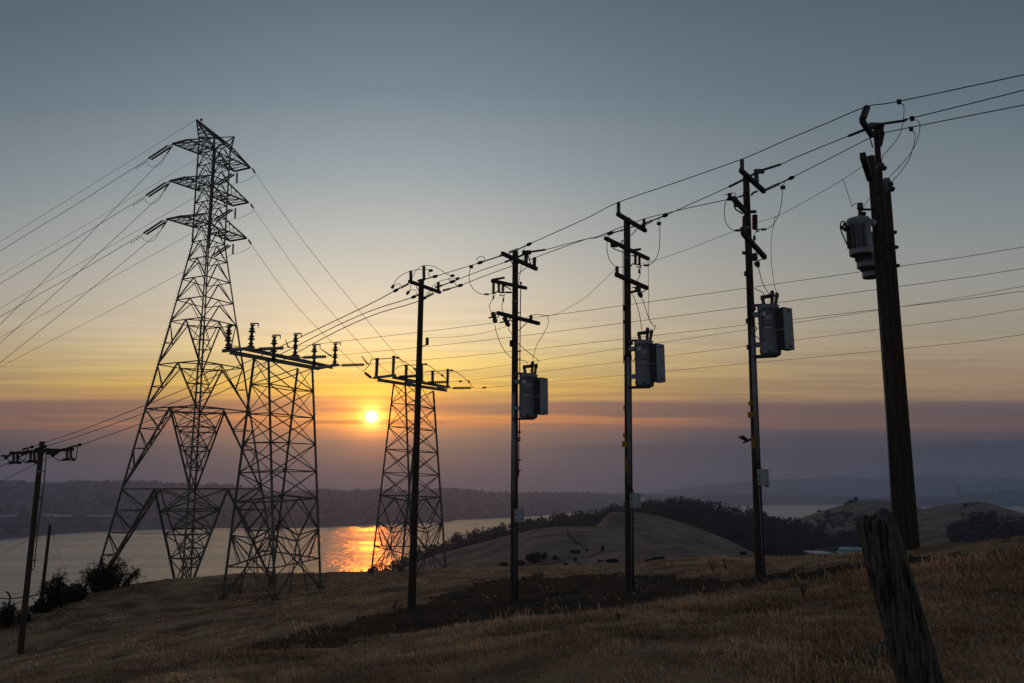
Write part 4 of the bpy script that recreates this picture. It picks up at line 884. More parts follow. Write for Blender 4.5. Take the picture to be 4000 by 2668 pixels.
C.line([C.at(zC, *p, .4) for p in ((1112, 265), (1092, 300), (1098, 345), (1106, 400), (1112, 500), (1108, 640), (1095, 750), (1065, 840), (1020, 905), (965, 945), (930, 957), (860, 956), (830, 958))], .0105)
C.blk(C.at(zC, 1097, 348, .4), .13, .05, .09); C.blk(C.at(zC, 915, 957, .3), .16, .05, .05)
ar3, pc = C.arm(zC, (470, 1088), (930, 1292), .11, .1); C.ins(pc(486, 1078), pc(486, 980), .058, 3, core=.8)
C.line([pb(*p) for p in ((820, 975), (815, 1040), (826, 1070), (808, 1130), (782, 1180), (768, 1250))], .0105); C.blk(pb(812, 1045), .06, .06, .12)
cut = MB().lathe(pc(780, 1265), pc(805, 1345), [(0, .05), (.15, .1), (.85, .08), (1, .05)], 10).lathe(pc(810, 1350), pc(845, 1425), [(0, .05), (.2, .08), (.7, .07), (1, .03)], 10); cut.build('cutout', 'tank_dark', C.root, True)
C.line([pc(690, 1350), pc(770, 1330)], .04, 'bracket', 'hardware'); C.line([pc(705, 1280), pc(755, 1275)], .016, 'bracket', 'hardware'); C.line([pc(848, 1342), pc(895, 1335), pc(902, 1310)], .014, 'bracket', 'hardware', False)
C.line([C.at(zC, *p, .2) for p in ((605, 1225), (660, 1320), (705, 1370), (740, 1440), (770, 1520), (800, 1620), (822, 1720), (838, 1830), (846, 1910))], .0105)
C.line([C.at(zC, *p, .2) for p in ((838, 1430), (868, 1480), (900, 1580), (935, 1690), (970, 1770), (1020, 1832), (1046, 1838), (1030, 1875), (1030, 1915))], .0105)
C.line([C.at(zC, *p, .2) for p in ((985, 900), (945, 925), (943, 1100), (945, 1300), (950, 1450), (942, 1580), (950, 1700), (975, 1800))], .0075)
C.pipe([(2433, 940), (2434.5, 1200), (2436, 1420)], .012, 'conduit', 'hardware', .05); C.pipe([(2455, 1397), (2456, 1600), (2458.5, 1892)], .05)
C.band(1010, .05, m='conduit_grey', k=1.04); C.band(1398, .14, k=1.1)
for y in (1205, 1258): C.blk(C.axis(y)[0] + Vector((-.11, -.05, 0)), .06, .1, .16 if y == 1205 else .07)
C.pipe([(2466, 1990), (2468, 2310)], .014, 'conduit', 'conduit_grey'); C.pipe([(2472.5, 1990), (2475.5, 2308)], .018, 'conduit', 'cable_black')
for y, dx in ((1590, -.12), (1600, -.12)): C.blk(C.axis(y)[0] + Vector((dx, -.03, 0)), .05, .05, .04)
z5 = zoom(2300, 1550, .5102)
for x, y, w, h in ((272, 296, .07, .11), (278, 362, .17, .16)): C.blk(C.at(z5, x, y, -.12), w, .06, h, 'marker', 'yellow_marker')
C.blk(C.at(z5, 290, 530, -.12), .05, .03, .42, 'marker', 'yellow_marker')
# --- third pole with a grey tank
D = Pole('wooden pole with yellow markers behind the rightmost single grey tank', (2914, 690), (2970, 2252), 21.0, .088, .128)
ar, pa = D.arm(zD, (352, 262), (645, 530), .115, .1)
D.ins(pa(372, 250), pa(370, 138), .062, 5, core=.9)
cv_(zD, [(210, 470), (330, 412), (440, 355), (550, 295), (600, 272), (845, 195)], D, .25); D.ins(pa(552, 418), pa(545, 305), .07, 3, core=.9); D.blk(D.at(zD, 580, 280, .2), .28, .09, .11, 'saddle', 'grey_polymer')
D.strain(D.at(zD, 655, 510, .6), D.at(zD, 830, 430, .6), D.at(zD, 972, 362, .6), .05, 9, .22); D.strain(D.at(zD, 395, 575), D.at(zD, 345, 590), D.at(zD, 232, 616), .04, 2, .4)
D.line([D.at(zD, 485, 575), D.at(zD, 505, 545), D.at(zD, 560, 525)], .03, 'link_rod', 'hardware', False)
D.line([D.at(zD, *p, -.2) for p in ((280, 605), (296, 580), (292, 555), (262, 545), (222, 552), (158, 572))], .011); D.blk(D.at(zD, 220, 570, -.2), .1, .06, .1)
D.line([D.at(zD, *p, -.2) for p in ((205, 595), (178, 640), (160, 720), (157, 800), (170, 890), (205, 955), (250, 992), (300, 1006), (360, 1000), (400, 985))], .0105); D.blk(D.at(zD, 318, 1004, -.2), .13, .05, .05)
ar2, pb = D.arm(zD, (262, 610), (408, 765), .13, .09, 2.2); D.blk(D.axis(700)[0] + Vector((-.09, -.1, -.6)), .08, .1, .35, 'bracket'); D.blk(pb(305, 690), .14, .1, .1, 'bracket'); D.line([pb(*p) for p in ((280, 690), (290, 745), (380, 800))], .02, 'arm_stay', 'hardware', False)
D.line([D.at(zD, 480, 778, .3), D.at(zD, 540, 776, .35)], .05, 'switch_base', 'hardware')
for x0, y0, x1, y1, dy in ((528, 815, 528, 985, .45), (400, 830, 398, 965, .1)): D.ins(D.at(zD, x1, y1, dy), D.at(zD, x0, y0, dy), .085 if x0 > 500 else .06, 10, core=.7)
D.line([D.at(zD, *p, .45) for p in ((500, 985), (535, 992), (590, 992), (570, 1020), (540, 1005))], .022, 'switch_frame', 'hardware', False)
D.line([D.at(zD, *p, .6) for p in ((890, 410), (884, 440), (866, 460), (866, 540), (858, 640), (840, 740), (812, 830), (775, 900), (735, 948), (690, 980), (640, 992), (590, 994))], .0105); D.blk(D.at(zD, 872, 478, .6), .13, .05, .1); D.blk(D.at(zD, 636, 992, .5), .14, .05, .05)
ar3, pc = D.arm(zD, (385, 1040), (655, 1338), .125, .1, 1.7); D.ins(pc(388, 1052), pc(382, 965), .085, 3, core=.8)
D.line([D.at(zD, *p, .4) for p in ((545, 1005), (530, 1050), (522, 1100), (525, 1130), (512, 1160))], .0105); D.blk(D.at(zD, 522, 1098, .4), .06, .06, .12)
cut = MB().lathe(D.at(zD, 512, 1285, .3), D.at(zD, 535, 1375, .3), [(0, .05), (.2, .1), (.85, .08), (1, .05)], 10).lathe(D.at(zD, 545, 1385, .3), D.at(zD, 575, 1455, .3), [(0, .05), (.2, .085), (.7, .07), (1, .03)], 10); cut.build('cutout', 'tank_dark', D.root, True)
D.line([D.at(zD, 560, 1375, .3), D.at(zD, 605, 1365, .3), D.at(zD, 632, 1348, .4)], .015, 'bracket', 'hardware', False); D.line([D.at(zD, 520, 1290, .3), D.at(zD, 552, 1280, .3), D.at(zD, 560, 1250, .3)], .013, 'bracket', 'hardware', False)
D.line([D.at(zD, 375, 1278), D.at(zD, 412, 1284)], .05, 'bracket', 'hardware')
D.line([D.at(zD, *p, .2) for p in ((570, 1455), (590, 1530), (610, 1610), (650, 1700), (690, 1765), (730, 1805))], .0105)
D.line([D.at(zD, *p, .3) for p in ((800, 828), (772, 850), (765, 920), (745, 1010), (732, 1100), (728, 1220), (730, 1340), (738, 1450), (750, 1568), (770, 1680), (795, 1755))], .0075)
D.line([D.at(zD2, *p, .1) for p in ((440, 265), (480, 290), (530, 308), (562, 330), (575, 360))], .0105)
D.band(892, .05, m='conduit_grey', k=1.04); D.pipe([(2916, 740), (2921, 1010), (2926, 1274)], .014, 'conduit', 'hardware', .02); D.pipe([(2940, 1274), (2948, 1550), (2959, 1803)], .052)
for y in (1070, 1255, 1357): D.blk(D.axis(y)[0] + Vector((-.11, -.03, 0)), .07, .1, .12)
z4 = zoom(2750, 1500, .5102)
for x, y, w, h in ((360, 150, .12, .12), (366, 236, .2, .15)): D.blk(D.at(z4, x, y, -.13), w, .06, h, 'marker', 'yellow_marker')
D.blk(D.at(z4, 380, 448, -.13), .06, .03, .3, 'marker', 'yellow_marker'); D.blk(D.at(z4, 347, 236, -.1), .07, .06, .13)
D.line([D.at(z4, *p, -.1) for p in ((415, 598), (390, 640), (378, 680), (395, 705), (412, 660))], .012, 'conduit', 'cable_black')
D.pipe([(2965, 1902), (2975, 2100), (2983, 2250)], .014, 'conduit', 'conduit_grey'); D.pipe([(2969, 1902), (2980, 2100), (2988, 2248)], .018, 'conduit', 'cable_black')
# --- the three poles standing close together
GE = 'three wooden poles standing close together'
E1 = Pole('stout flat-topped wooden pole, front one of the close group of three', (3402, 611), (3521, 2176), 17.5, .087, .114, group=GE)
E2 = Pole('tallest wooden pole, middle one of the close group of three', (3421, 492), (3550, 2172), 18.3, .068, .105, group=GE)
E3 = Pole('shorter wooden pole, rear right one of the close group of three', (3463, 700), (3571, 2166), 19.0, .078, .142, group=GE)
def slab(P, z, a, b, da, db, w, h, name='crossarm', m='crossarm_wood'): return MB().beam(P.at(z, *a, da), P.at(z, *b, db), w, h).build(name, m, P.root)
slab(E2, zE, (425, 372), (552, 560), -1.3, -.1, .1, .125); slab(E2, zE, (672, 500), (652, 640), .3, 1.1, .1, .16)
E2.ins(E2.at(zE, 442, 352, -1.3), E2.at(zE, 492, 215, -1.25), .085, 5, core=.88); E2.line([E2.at(zE, 525, 590, -.4), E2.at(zE, 562, 710, -.1)], .015, 'arm_brace', 'hardware')
cv_(zE, [(265, 568), (370, 528), (470, 488), (545, 455), (620, 435), (690, 418), (950, 380), (975, 364)], E2, -.5); E2.blk(E2.at(zE, 600, 445, -.4), .35, .12, .12, 'saddle', 'grey_polymer')
E2.line([E2.at(zE, 678, 455, .1), E2.at(zE, 665, 545, .1)], .03, 'bracket', 'hardware'); E2.line([E2.at(zE, 690, 535, .4), E2.at(zE, 655, 690, .2)], .04, 'bracket', 'crossarm_wood')
slab(E1, zE, (438, 808), (525, 1085), -1.2, -.1, .12, .15); E1.band(645, .05, k=1.05)
cutE = lambda P, a, b, c, dy: (MB().lathe(P.at(zE, *a, dy), P.at(zE, *b, dy), [(0, .05), (.2, .1), (.8, .09), (1, .05)], 10).build('cutout', 'tank_dark', P.root, True), MB().lathe(P.at(zE, *b, dy), P.at(zE, *c, dy), [(0, .04), (.5, .07), (1, .03)], 8).build('fuse_link', 'hardware', P.root, True))
cutE(E2, (640, 905), (668, 975), (728, 950), -.25); E2.line([E2.at(zE, *p, -.25) for p in ((680, 985), (708, 985), (725, 965))], .02, 'bracket', 'hardware', False)
MB().lathe(E3.at(zE, 728, 1170), E3.at(zE, 730, 1090), [(0, .095), (.7, .1), (1, .07)], 12).build('pole_cap', 'conduit_grey', E3.root, True)
cutE(E3, (735, 1150), (775, 1165), (800, 1140), -.2); cutE(E3, (745, 1200), (785, 1225), (828, 1205), -.2)
E3.line([E3.at(zE, *p, -.2) for p in ((765, 1240), (805, 1245), (822, 1230))], .02, 'bracket', 'hardware', False)
for P, y, dx in ((E3, 968, .09), (E3, 1040, .09), (E3, 560 + 350, .08)): P.blk(P.axis(y)[0] + Vector((dx, -.05, 0)), .08, .08, .07, 'bolt')
E1.pipe([(3413, 860), (3427, 1050), (3446, 1330), (3470, 1750), (3492, 2140)], .014, 'conduit', 'conduit_grey', .06)
for y in (760, 850, 940, 1010, 1150): E1.blk(E1.axis(y)[0] + Vector((.05, -.10, 0)), .05, .05, .06, 'bolt')
JP = [[(907, 170), (935, 185), (944, 220), (944, 290), (938, 370), (922, 455), (900, 525), (865, 600), (810, 672), (750, 740), (700, 790), (680, 830), (672, 890)], [(1068, 374), (1105, 374), (1130, 400), (1140, 450), (1130, 540), (1100, 635), (1055, 730), (1000, 815), (930, 900), (850, 985), (790, 1045), (750, 1095)],
      [(1050, 505), (1075, 530), (1082, 580), (1070, 660), (1045, 745), (1010, 850), (960, 930), (890, 1025), (835, 1085), (798, 1135)]]
for P, pts in zip((E2, E3, E3), JP): P.line([P.at(zE, *p, -.35) for p in pts], .0085)
# --- pole at the lower left with three hanging switches
F = Pole('leaning wooden pole with hanging switches, lower left above the water', (164.7, 1724.5), (78.3, 2552), 41.0, .122, .15, 'old_wood')
z7 = zoom(0, 1650, .5102)
o, pa = F.arm(zF, (290, 520), (2075, 408), .14, .12, -.25)
MB().beam(pa(300, 530), pa(1390, 400), .1, .1).build('crossarm', 'crossarm_wood', F.root)
for k, ((xa, ya, yb), (xc, yc, yd), bar, hook) in enumerate((((392, 525, 770), (500, 500, 750), ((218, 828), (468, 798)), (560, 790)), ((880, 480, 735), (985, 475, 715), ((712, 788), (950, 768)), (1020, 770)), ((1925, 420, 680), (2033, 410, 650), ((1765, 728), (1990, 705)), (2105, 695)))):
    F.ins(pa(xa, yb), pa(xa, ya), .075, 7, core=.75); F.ins(pa(xc, yd), pa(xc, yc), .075, 7, core=.75)
    F.line([pa(*bar[0]), pa(*bar[1])], .035, 'switch_blade', 'hardware'); F.blk(pa(xa, yb + 15), .35, .12, .12, 'contact'); F.blk(pa(*hook), .12, .1, .16, 'contact'); F.line([pa(xc, yd), pa(hook[0] - 10, hook[1] - 30)], .03, 'bracket', 'hardware')
    F.blk(pa((xa + xc) / 2 - 10, ya - 20), .5, .14, .12, 'switch_base')
for pts in ([(185, 660), (240, 720), (285, 790)], [(790, 400), (770, 520), (745, 630), (680, 730), (600, 810), (560, 800)], [(540, 665), (640, 720), (720, 775)], [(1090, 500), (1060, 620), (1030, 750)], [(1520, 580), (1570, 650), (1650, 700), (1765, 735)], [(2230, 310), (2205, 500), (2185, 680), (2150, 725), (2100, 710)], [(1270, 520), (1400, 550), (1520, 578)]): F.line([pa(*p) for p in pts], .022)
for a, b, c in (((300, 545), (215, 620), (170, 650)), ((750, 510), (600, 590), (525, 625)), ((1720, 455), (1580, 545), (1530, 580))): F.strain(pa(*a), pa(*b), pa(*c), .06, 5, .6, .08)
for a, b, c in (((640, 410), (830, 365), (910, 340)), ((1000, 405), (1190, 360), (1290, 325)), ((1940, 365), (2200, 300), (2285, 278))): F.strain(pa(*a), pa(*b), pa(*c), .06, 5, .6, .08)
F.blk(pa(1510, 470), .45, .2, .3, 'bracket'); F.blk(pa(120, 595), .3, .1, .1, 'clamp')
F.line([F.at(zF, 1350, 380), F.at(zF, 1322, 640), F.at(zF, 1290, 1030), F.at(zF, 1262, 1420), F.at(z7, 320, 600), F.at(z7, 290, 800), F.at(z7, 262, 1110)], .026, 'conduit', 'hardware', False)
for y, x0, x1 in ((1032, 1200, 1300),): F.line([F.at(zF, x0, y), F.at(zF, x1, y)], .025, 'standoff', 'hardware')
for y, x0, x1 in ((583, 298, 322), (798, 272, 300), (1055, 235, 275), (1125, 235, 262)): F.line([F.at(z7, x0, y), F.at(z7, x1, y)], .03, 'standoff', 'hardware')
F.band(1842, .12, m='conduit_grey', k=1.03)
G = Pole('bare short wooden pole without crossarms behind the left bushes', (195.5, 2049), (163, 2330), 50.0, .085, .11, 'old_wood')

# ------------------------------------------------------------------ conductors along the poles
GP = 'black conductors strung along the wooden poles'
def run(label, pts, r=.0125):
    if 'right' in label or 'second' in label or 'third' in label:
        if pts[0].x > 8: return wire(label, [pts[0] + (pts[0] - pts[1]).normalized() * 45] + spline(pts, 10), r, GP, 'cable_black', False)
    return wire(label, pts, r, GP, 'cable_black')
pxy = lambda P, z, x, y, dy=0: P.at(z, x, y, dy)
ed = lambda sx, sy, Y: at(sx, sy, Y)
run('topmost black conductor riding over the pole tops at the right', [at(*extend(*zE(870, 145), 4000, 292, 4700), 13.6), at(4000, 292, 15.2), at(*zE(870, 145), 16.5), at(*zE(490, 208), 17.0), at(*zE(0, 410), 18.2), at(3060, 552, 19.4), at(*zD(370, 130), 20.5), at(2640, 713, 21.6), at(*zC(508, 38), 22.4), at(2290, 853, 23.6), at(*zB287(402, 190), 24.8)])
run('black conductor through the grey covers, second from the top at the right', [at(*extend(*zE(1100, 340), 4000, 352, 4700), 13.9), at(4000, 352, 15.5), at(*zE(970, 365), 16.8), at(*zE(600, 445), 17.9), at(*zE(265, 568), 18.4), at(3120, 610, 19.6), at(*zD(845, 195), 20.6), at(*zD(580, 280), 21.2), at(*zD(210, 470), 21.8), at(2700, 796, 22.6), at(*zC(1190, 230), 23.1)])
run('third black conductor, lowest of the trio leaving at the right edge', [at(*extend(*zE(1100, 440), 4000, 410, 4700), 14.6), at(4000, 410, 16.2), at(*zE(690, 531), 18.7), at(*zE(520, 595), 19.4), at(*zE(0, 862), 20.6), at(*zD(972, 362), 21.6)])
run('black conductor between the middle and right tank poles, shallow span', [at(*zD(232, 616), 21.0), at(2690, 812, 22.0), at(*zC(1150, 211), 22.8), at(*zC(880, 280), 23.0), at(*zC(580, 388), 23.4), at(2330, 925, 23.9), at(*zB287(1150, 130), 24.3), at(*zB287(480, 372), 25.4), at(*zB287(170, 485), 25.9), at(*zA(1745, 200), 25.9), at(1900, 1075, 26.2), at(*zA(1065, 455), 26.6)])
run('black conductor between the left and middle tank poles, covered end', [at(*zC(392, 490), 22.7), at(2330, 928, 23.4), at(*zB287(1150, 125), 24.0), at(*zB287(630, 262), 25.2), at(*zB287(370, 310), 25.25), at(*zB287(75, 432), 25.3), at(*zA(1650, 150), 25.4), at(1870, 1060, 25.9), at(*zA(960, 405), 26.6)])
run('black conductor reaching the hooked clamp at the first tank pole', [at(*zA(1332, 152), 24.5), at(1790, 1052, 25.6), at(*zA(735, 336), 26.6)])
GF = 'three conductors sagging to the lower left pole'
zz5 = zoom(350, 1500, .3827)
for (a, b, m1, m2, lab) in ((zA(225, 517), zF(910, 340), (830, 1474), (350, 1668), 'upper of three conductors sagging down left to the leaning pole'), (zA(460, 602), zF(1290, 325), (830, 1512), (350, 1689), 'middle of three conductors sagging down left to the leaning pole'), (zA(520, 660), zF(2285, 278), (830, 1547), (350, 1726), 'lower of three conductors sagging down left to the leaning pole')):
    P_, Q_ = at(*a, 26.6), at(*b, 41.0 if b[0] < 200 else 40.5)
    w_ = wire(lab, [P_, vp(1357, 1230 + (m1[1] - 1474) * .6, P_, Q_), vp(*m1, P_, Q_), vp(*m2, P_, Q_), Q_], .016, GF, 'cable_black')
GH = 'conductors leaving the leaning pole past the left edge'
for a, y0, lab in (((170, 650), 740, 'short upper conductor leaving the leaning pole at the left edge'), ((525, 625), 905, 'middle conductor leaving the leaning pole at the left edge'), ((1530, 580), 1340, 'lowest conductor crossing behind the leaning pole to the left edge')):
    s0, s1 = zF(*a), (0, zF(0, y0)[1]); e = extend(*s0, *s1, -500); P_ = at(*s0, 41.3); Q_ = at(*s1, 42); wire(lab, [P_, Q_, vp(*e, P_, Q_)], .014, GH, 'cable_black')
P_ = F.at(z7, 205, 905, .1); Q_ = at(0, 2168, 44); wire('guy wire falling left from the middle of the leaning pole', [P_, Q_, vp(*extend(112, 2109, 0, 2168, -300), P_, Q_)], .012, GH, 'cable_black')
GN = 'thin lower neutral wire between the wooden poles'
def neutral(label, pts): return wire(label, pts, .0062, GN, 'cable_black')
neutral('thin neutral wire between the triple poles and the right tank pole', [E1.at(zE, 445, 935, -.8), E1.at(zE, 185, 1108, .2), at(3140, 790, 19.0), D.at(zD, 800, 828, .3), D.at(zD, 560, 905, .4)])
neutral('thin neutral wire between the right and middle tank poles', [D.at(zD, 382, 970, -.1), D.at(zD, 0, 1120, .3), at(2650, 987, 22.2), C.at(zC, 985, 900, .3), C.at(zC, 840, 930, .3)])
neutral('thin neutral wire drooping between the middle and left tank poles', [C.at(zC, 486, 985, -.2), C.at(zC, 250, 1220, .1), C.at(zC, 0, 1445, .5), B.at(zB287, 1000, 1020, -.6), B.at(zB287, 780, 1135, -.2), B.at(zB287, 620, 1157, 0), B.at(zB287, 500, 1143, .1), B.at(zB287, 432, 1158, .2)])
neutral('thin neutral wire between the left tank pole and the pole by the far tower', [B.at(zB287, 432, 1158, .2), B.at(zA, 1640, 1000, .6), B.at(zA, 1300, 1090, .9), A.at(zA, 1000, 1128), A.at(zA, 790, 1138), A.at(zA, 640, 1138)])
thin = [(115 * 1.7014, 1206 * 1.7014), z7(430, 960), z7(505, 1140)]
wire('faint guy wire beside the bare short pole', [at(*thin[0], 50.2), at(*thin[1], 50.8), at(*thin[2], 51.5)], .008, GH, 'cable_black')
# clip boxes on the three conductors at the right
for (x, y), Yc, lab in (((440, 588), 16.5, 'small black tap clamp on the topmost conductor at the right'), ((640, 845), 16.7, 'small black tap clamp on the second conductor at the right'), ((624, 1002), 17.9, 'small black tap clamp on the lowest of the three right conductors')):
    p = at(*zoom(3400, 250, .25521)(x, y), Yc); r_ = thing('tap_clamp', p, lab, 'clamp', 'tap clamps on the right conductors')
    MB().box(p, ex, ey, ez, .075, .06, .07).build('body', 'cable_black', r_); MB().box(p + Vector((0, 0, .05)), ex, ey, ez, .09, .035, .035).build('jaw', 'hardware', r_)

# ------------------------------------------------------------------ grey tanks with finned radiators
def make_tank(label):
    ORIGIN_ = Vector((0, 0, 0)); root = thing('regulator_tank', ORIGIN_, label, 'transformer', 'grey finned tanks hung on the wooden poles')
    r, h = .262, 1.27
    body = MB().lathe(Vector((0, 0, 0)), Vector((0, 0, h)), [(0, r * .97), (.01, r), (.93, r), (.932, r * 1.05), (.955, r * 1.05), (.96, r), (.975, r), (.985, r * 1.06), (1, r * 1.06), (1.02, r * .8), (1.03, .02)], 36).build('tank', 'tank_paint', root, True)
    MB().lathe(Vector((0, 0, -.035)), Vector((0, 0, 0)), [(0, r * .9), (1, r * .9)], 24).build('base_ring', 'tank_dark', root)
    MB().box(Vector((-.16, 0, -.045)), ex, ey, ez, .62, .42, .03).build('base_plate', 'tank_dark', root)
    n = Vector((.8, -.6, 0)); w = Vector((.6, .8, 0)); c = Vector((.30, -.118, .60))
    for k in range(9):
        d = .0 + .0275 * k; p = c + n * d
        MB().box(p, n, w, ez, .010 if k < 8 else .03, .33, 1.08 if k else 1.0).build('radiator_fin', 'tank_dark' if k < 8 else 'tank_paint', root)  # inner fins coloured as the pack's shaded side, outer plate as its lit end
    for zz_ in (.13, 1.06): MB().lathe(c * 1.0 + Vector((0, 0, zz_ - .6)) + w * .02 - n * .14, c + Vector((0, 0, zz_ - .6)) + n * .26, [(0, .03), (1, .03)], 8).build('header_pipe', 'tank_dark', root)
    MB().beam(Vector((.10, -.275, .56)), c + n * .23 - w * .172 + Vector((0, 0, -.03)), .008, .025).build('strap', 'conduit_grey', root)
    for (x, y, tx, ty, hh, rr_) in ((-.09, -.03, -.13, -.03, .30, .052), (.10, .02, .13, .02, .42, .055), (.19, -.08, .25, -.1, .33, .05)):
        b_ = MB().lathe(Vector((x, y, h * .99)), Vector((tx, ty, h + hh)), [(0, .045)] + [q for i in range(5) for q in ((.08 + i * .1, .03), (.12 + i * .1, rr_), (.15 + i * .1, rr_ * .95))] + [(.6, .03), (.62, rr_ * 1.15), (.9, rr_), (1, .02)], 12).build('bushing', 'grey_polymer', root, True)
    MB().lathe(Vector((-.10, -.03, h + .25)), Vector((.11, .0, h + .27)), [(0, .02), (.12, .05), (.8, .055), (1, .02)], 10).build('arrester', 'porcelain', root, True)
    MB().lathe(Vector((-.42, -.05, h - .02)), Vector((-.30, -.05, h - .02)), [(0, .06), (.3, .075), (1, .07)], 12).build('gauge', 'tank_dark', root, True)
    MB().box(Vector((-.22, 0, h + .05)), ex, ey, ez, .36, .2, .025).build('arrester_shelf', 'tank_dark', root)
    for zz_ in (h * .84, h * .21): MB().box(Vector((-.34, 0, zz_)), ex, ey, ez, .17, .16, .11).build('mounting_bracket', 'tank_paint', root)
    def plate(ang, zc, w_, h_, m, name):
        mb = MB(); k = 6
        for i in range(k + 1):
            a = R(ang) + (i / k - .5) * w_ / r
            for zz_ in (zc - h_ / 2, zc + h_ / 2): mb.v.append(Vector((math.sin(a), -math.cos(a), 0)) * (r + .004) + Vector((0, 0, zz_)))
            if i: b = 2 * i; mb.f.append((b - 2, b, b + 1, b - 1))
        return mb.build(name, m, body)
    plate(-27, 1.03, .11, .115, 'white_plate', 'nameplate'); plate(4, .93, .15, .10, 'box_paint', 'nameplate'); plate(-6, .66, .19, .022, 'white_plate', 'printed_stripe'); plate(-6, .70, .17, .03, 'tank_dark', 'printed_text'); plate(-8, .615, .15, .014, 'box_paint', 'printed_text')
    bl_ = MB()
    for a in (-60, -25, 10, 45): bl_.box(Vector((math.sin(R(a)), -math.cos(R(a)), 0)) * (r + .01) + Vector((0, 0, h * .9)), ex, ey, ez, .03, .03, .04)
    bl_.build('lid_clamps', 'tank_dark', root)
    MB().box(Vector((-.03, -.29, .04)), ex, ey, ez, .06, .06, .06).build('drain_valve', 'tank_dark', root); MB().box(Vector((-.24, -.14, .07)), ex, ey, ez, .05, .05, .07).build('ground_lug', 'tank_dark', root)
    return root
TK = make_tank('grey finned tank on the leftmost of the three tank poles')
pl_ = [(2065, 1630, 24.85, 1.05, 'grey finned tank on the leftmost of the three tank poles'), (2519, 1506, 22.55, 1.0, 'grey finned tank on the middle tank pole, striped lettering on its side'), (3011, 1384, 20.85, 1.03, 'grey finned tank on the right tank pole, two white plates and a looped cable')]
for i, (sx, sy, Y, sc, lab) in enumerate(pl_):
    o = TK if i == 0 else copy_tree(TK); p = at(sx, sy, Y); o.location = p; o.scale = (sc, sc, sc); o['label'] = lab; o.rotation_euler.z = -math.atan2(p.x, p.y) * .85 + R(-4)
D.line([D.at(zD2, *p, -.32) for p in ((548, 570), (550, 660), (555, 740), (575, 830), (585, 900), (572, 950), (535, 966), (500, 955), (470, 925), (430, 905), (400, 870), (392, 820), (410, 785), (445, 778), (472, 810), (465, 838), (440, 850))], .0125, 'control_cable')
C.line([C.at(zC2, *p, -.2) for p in ((470, 800), (458, 850), (440, 905), (415, 920))], .0105, 'control_cable')
# control boxes lower down
GB = 'grey control boxes on the tank poles'
for i, (P, z, x0, x1, y0, y1, lab) in enumerate(((B, zoom(1900, 1600, .5102), 213, 290, 764, 868, 'grey control box low on the leftmost tank pole'), (C, z5, 322, 397, 740, 858, 'grey control box low on the middle tank pole, above the forest'), (D, z4, 424, 498, 655, 780, 'grey control box on the right tank pole, above the bay'))):
    a, b = P.at(z, x0, y1, -.2), P.at(z, x1, y0, -.2); w, h = (b - a).x, (b - a).z; c = (a + b) / 2 + Vector((0, .09, 0))
    root = thing('control_box', Vector((c.x, c.y, a.z)), lab, 'electrical box', GB); ang = -math.atan2(c.x, c.y) + R(-14); ux = Vector((math.cos(ang), math.sin(ang), 0)); uy = Vector((-math.sin(ang), math.cos(ang), 0))
    MB().box(c, ux, uy, ez, w * .92, .18, h * .95).build('case', 'box_paint', root)
    MB().box(c - uy * .098 + ux * .0, ux, uy, ez, w * .80, .014, h * .88).build('door', 'box_paint', root)
    MB().box(c - uy * .11 - ux * w * .25 + ez * h * .12, ux, uy, ez, .03, .02, .05).build('latch', 'hardware', root); MB().box(c - uy * .11 - ux * w * .28 - ez * h * .25, ux, uy, ez, .05, .012, .03).build('hasp', 'hardware', root)
    MB().box(c + ez * (h * .5), ux, uy, ez, w * .97, .22, .02).build('rain_hood', 'box_paint', root); MB().box(c - ez * (h * .51) + ux * w * .3, ux, uy, ez, w * .3, .12, .04).build('foot', 'hardware', root)
    tube('inlet_cable', spline([c + ez * h * .5 - ux * w * .15, c + ez * (h * .5 + .08) - ux * w * .2, c + ez * (h * .5 + .09) - ux * w * .38, c + ez * (h * .5 - .02) - ux * w * .55]), .014, 'cable_black', root)
# the three round finned tanks by the close poles
GR = 'round finned tanks beside the close group of poles'
def round_tank(p, q, r, label, front=True):
    root = thing('round_transformer', p, label, 'transformer', GR); d = q - p; u = d.normalized()
    MB().lathe(p, q, [(0, r), (.01, r * 1.01), (.9, r * 1.01), (.91, r * 1.05), (.95, r * 1.05), (.955, r), (.985, r * .99), (1.0, r * .8), (1.02, .02)], 32).build('tank', 'tank_paint', root, True)
    MB().lathe(p - u * .012, p + u * .002, [(0, r * .93), (1, r * .96)], 32).build('base', 'tank_dark', root)
    hh = d.length; vw = Vector((-p.x, -p.y, 0)).normalized(); sd_ = Vector((vw.y, -vw.x, 0))
    for k in range(4):
        a = R(-52 + 24 * k); o = (vw * math.cos(a) + sd_ * -math.sin(a)) ; tan = Vector((-o.y, o.x, 0)); c = p + d * .46 + o * (r + .035)
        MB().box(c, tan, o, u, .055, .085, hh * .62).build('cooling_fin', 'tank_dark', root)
    return root
q1 = (at(*zE2(525, 962), 17.2), at(*zE2(478, 408), 17.2))
rt1 = round_tank(*q1, .245, 'frontmost round finned tank, with a tall bushing and cable loop')
round_tank(at(*zE2(622, 1158), 18.6), at(*zE2(575, 640), 18.6), .235, 'second round finned tank, half hidden below the frontmost one')
round_tank(at(*zE2(690, 1305), 19.6), at(*zE2(648, 830), 19.6), .225, 'rearmost round finned tank, mostly hidden behind the poles')
e1 = lambda x, y, dy=-.0: at(*zE2(x, y), 17.2 + dy)
MB().lathe(e1(508, 400), e1(510, 165), [(0, .045)] + [q for i in range(8) for q in ((.05 + i * .06, .03), (.08 + i * .06, .05))] + [(.56, .05), (.6, .075), (.95, .06), (1, .03)], 12).build('bushing', 'porcelain', rt1, True)
MB().lathe(e1(566, 398), e1(566, 305), [(0, .04), (.7, .045), (.75, .06), (1, .03)], 12).build('bushing', 'porcelain', rt1, True)
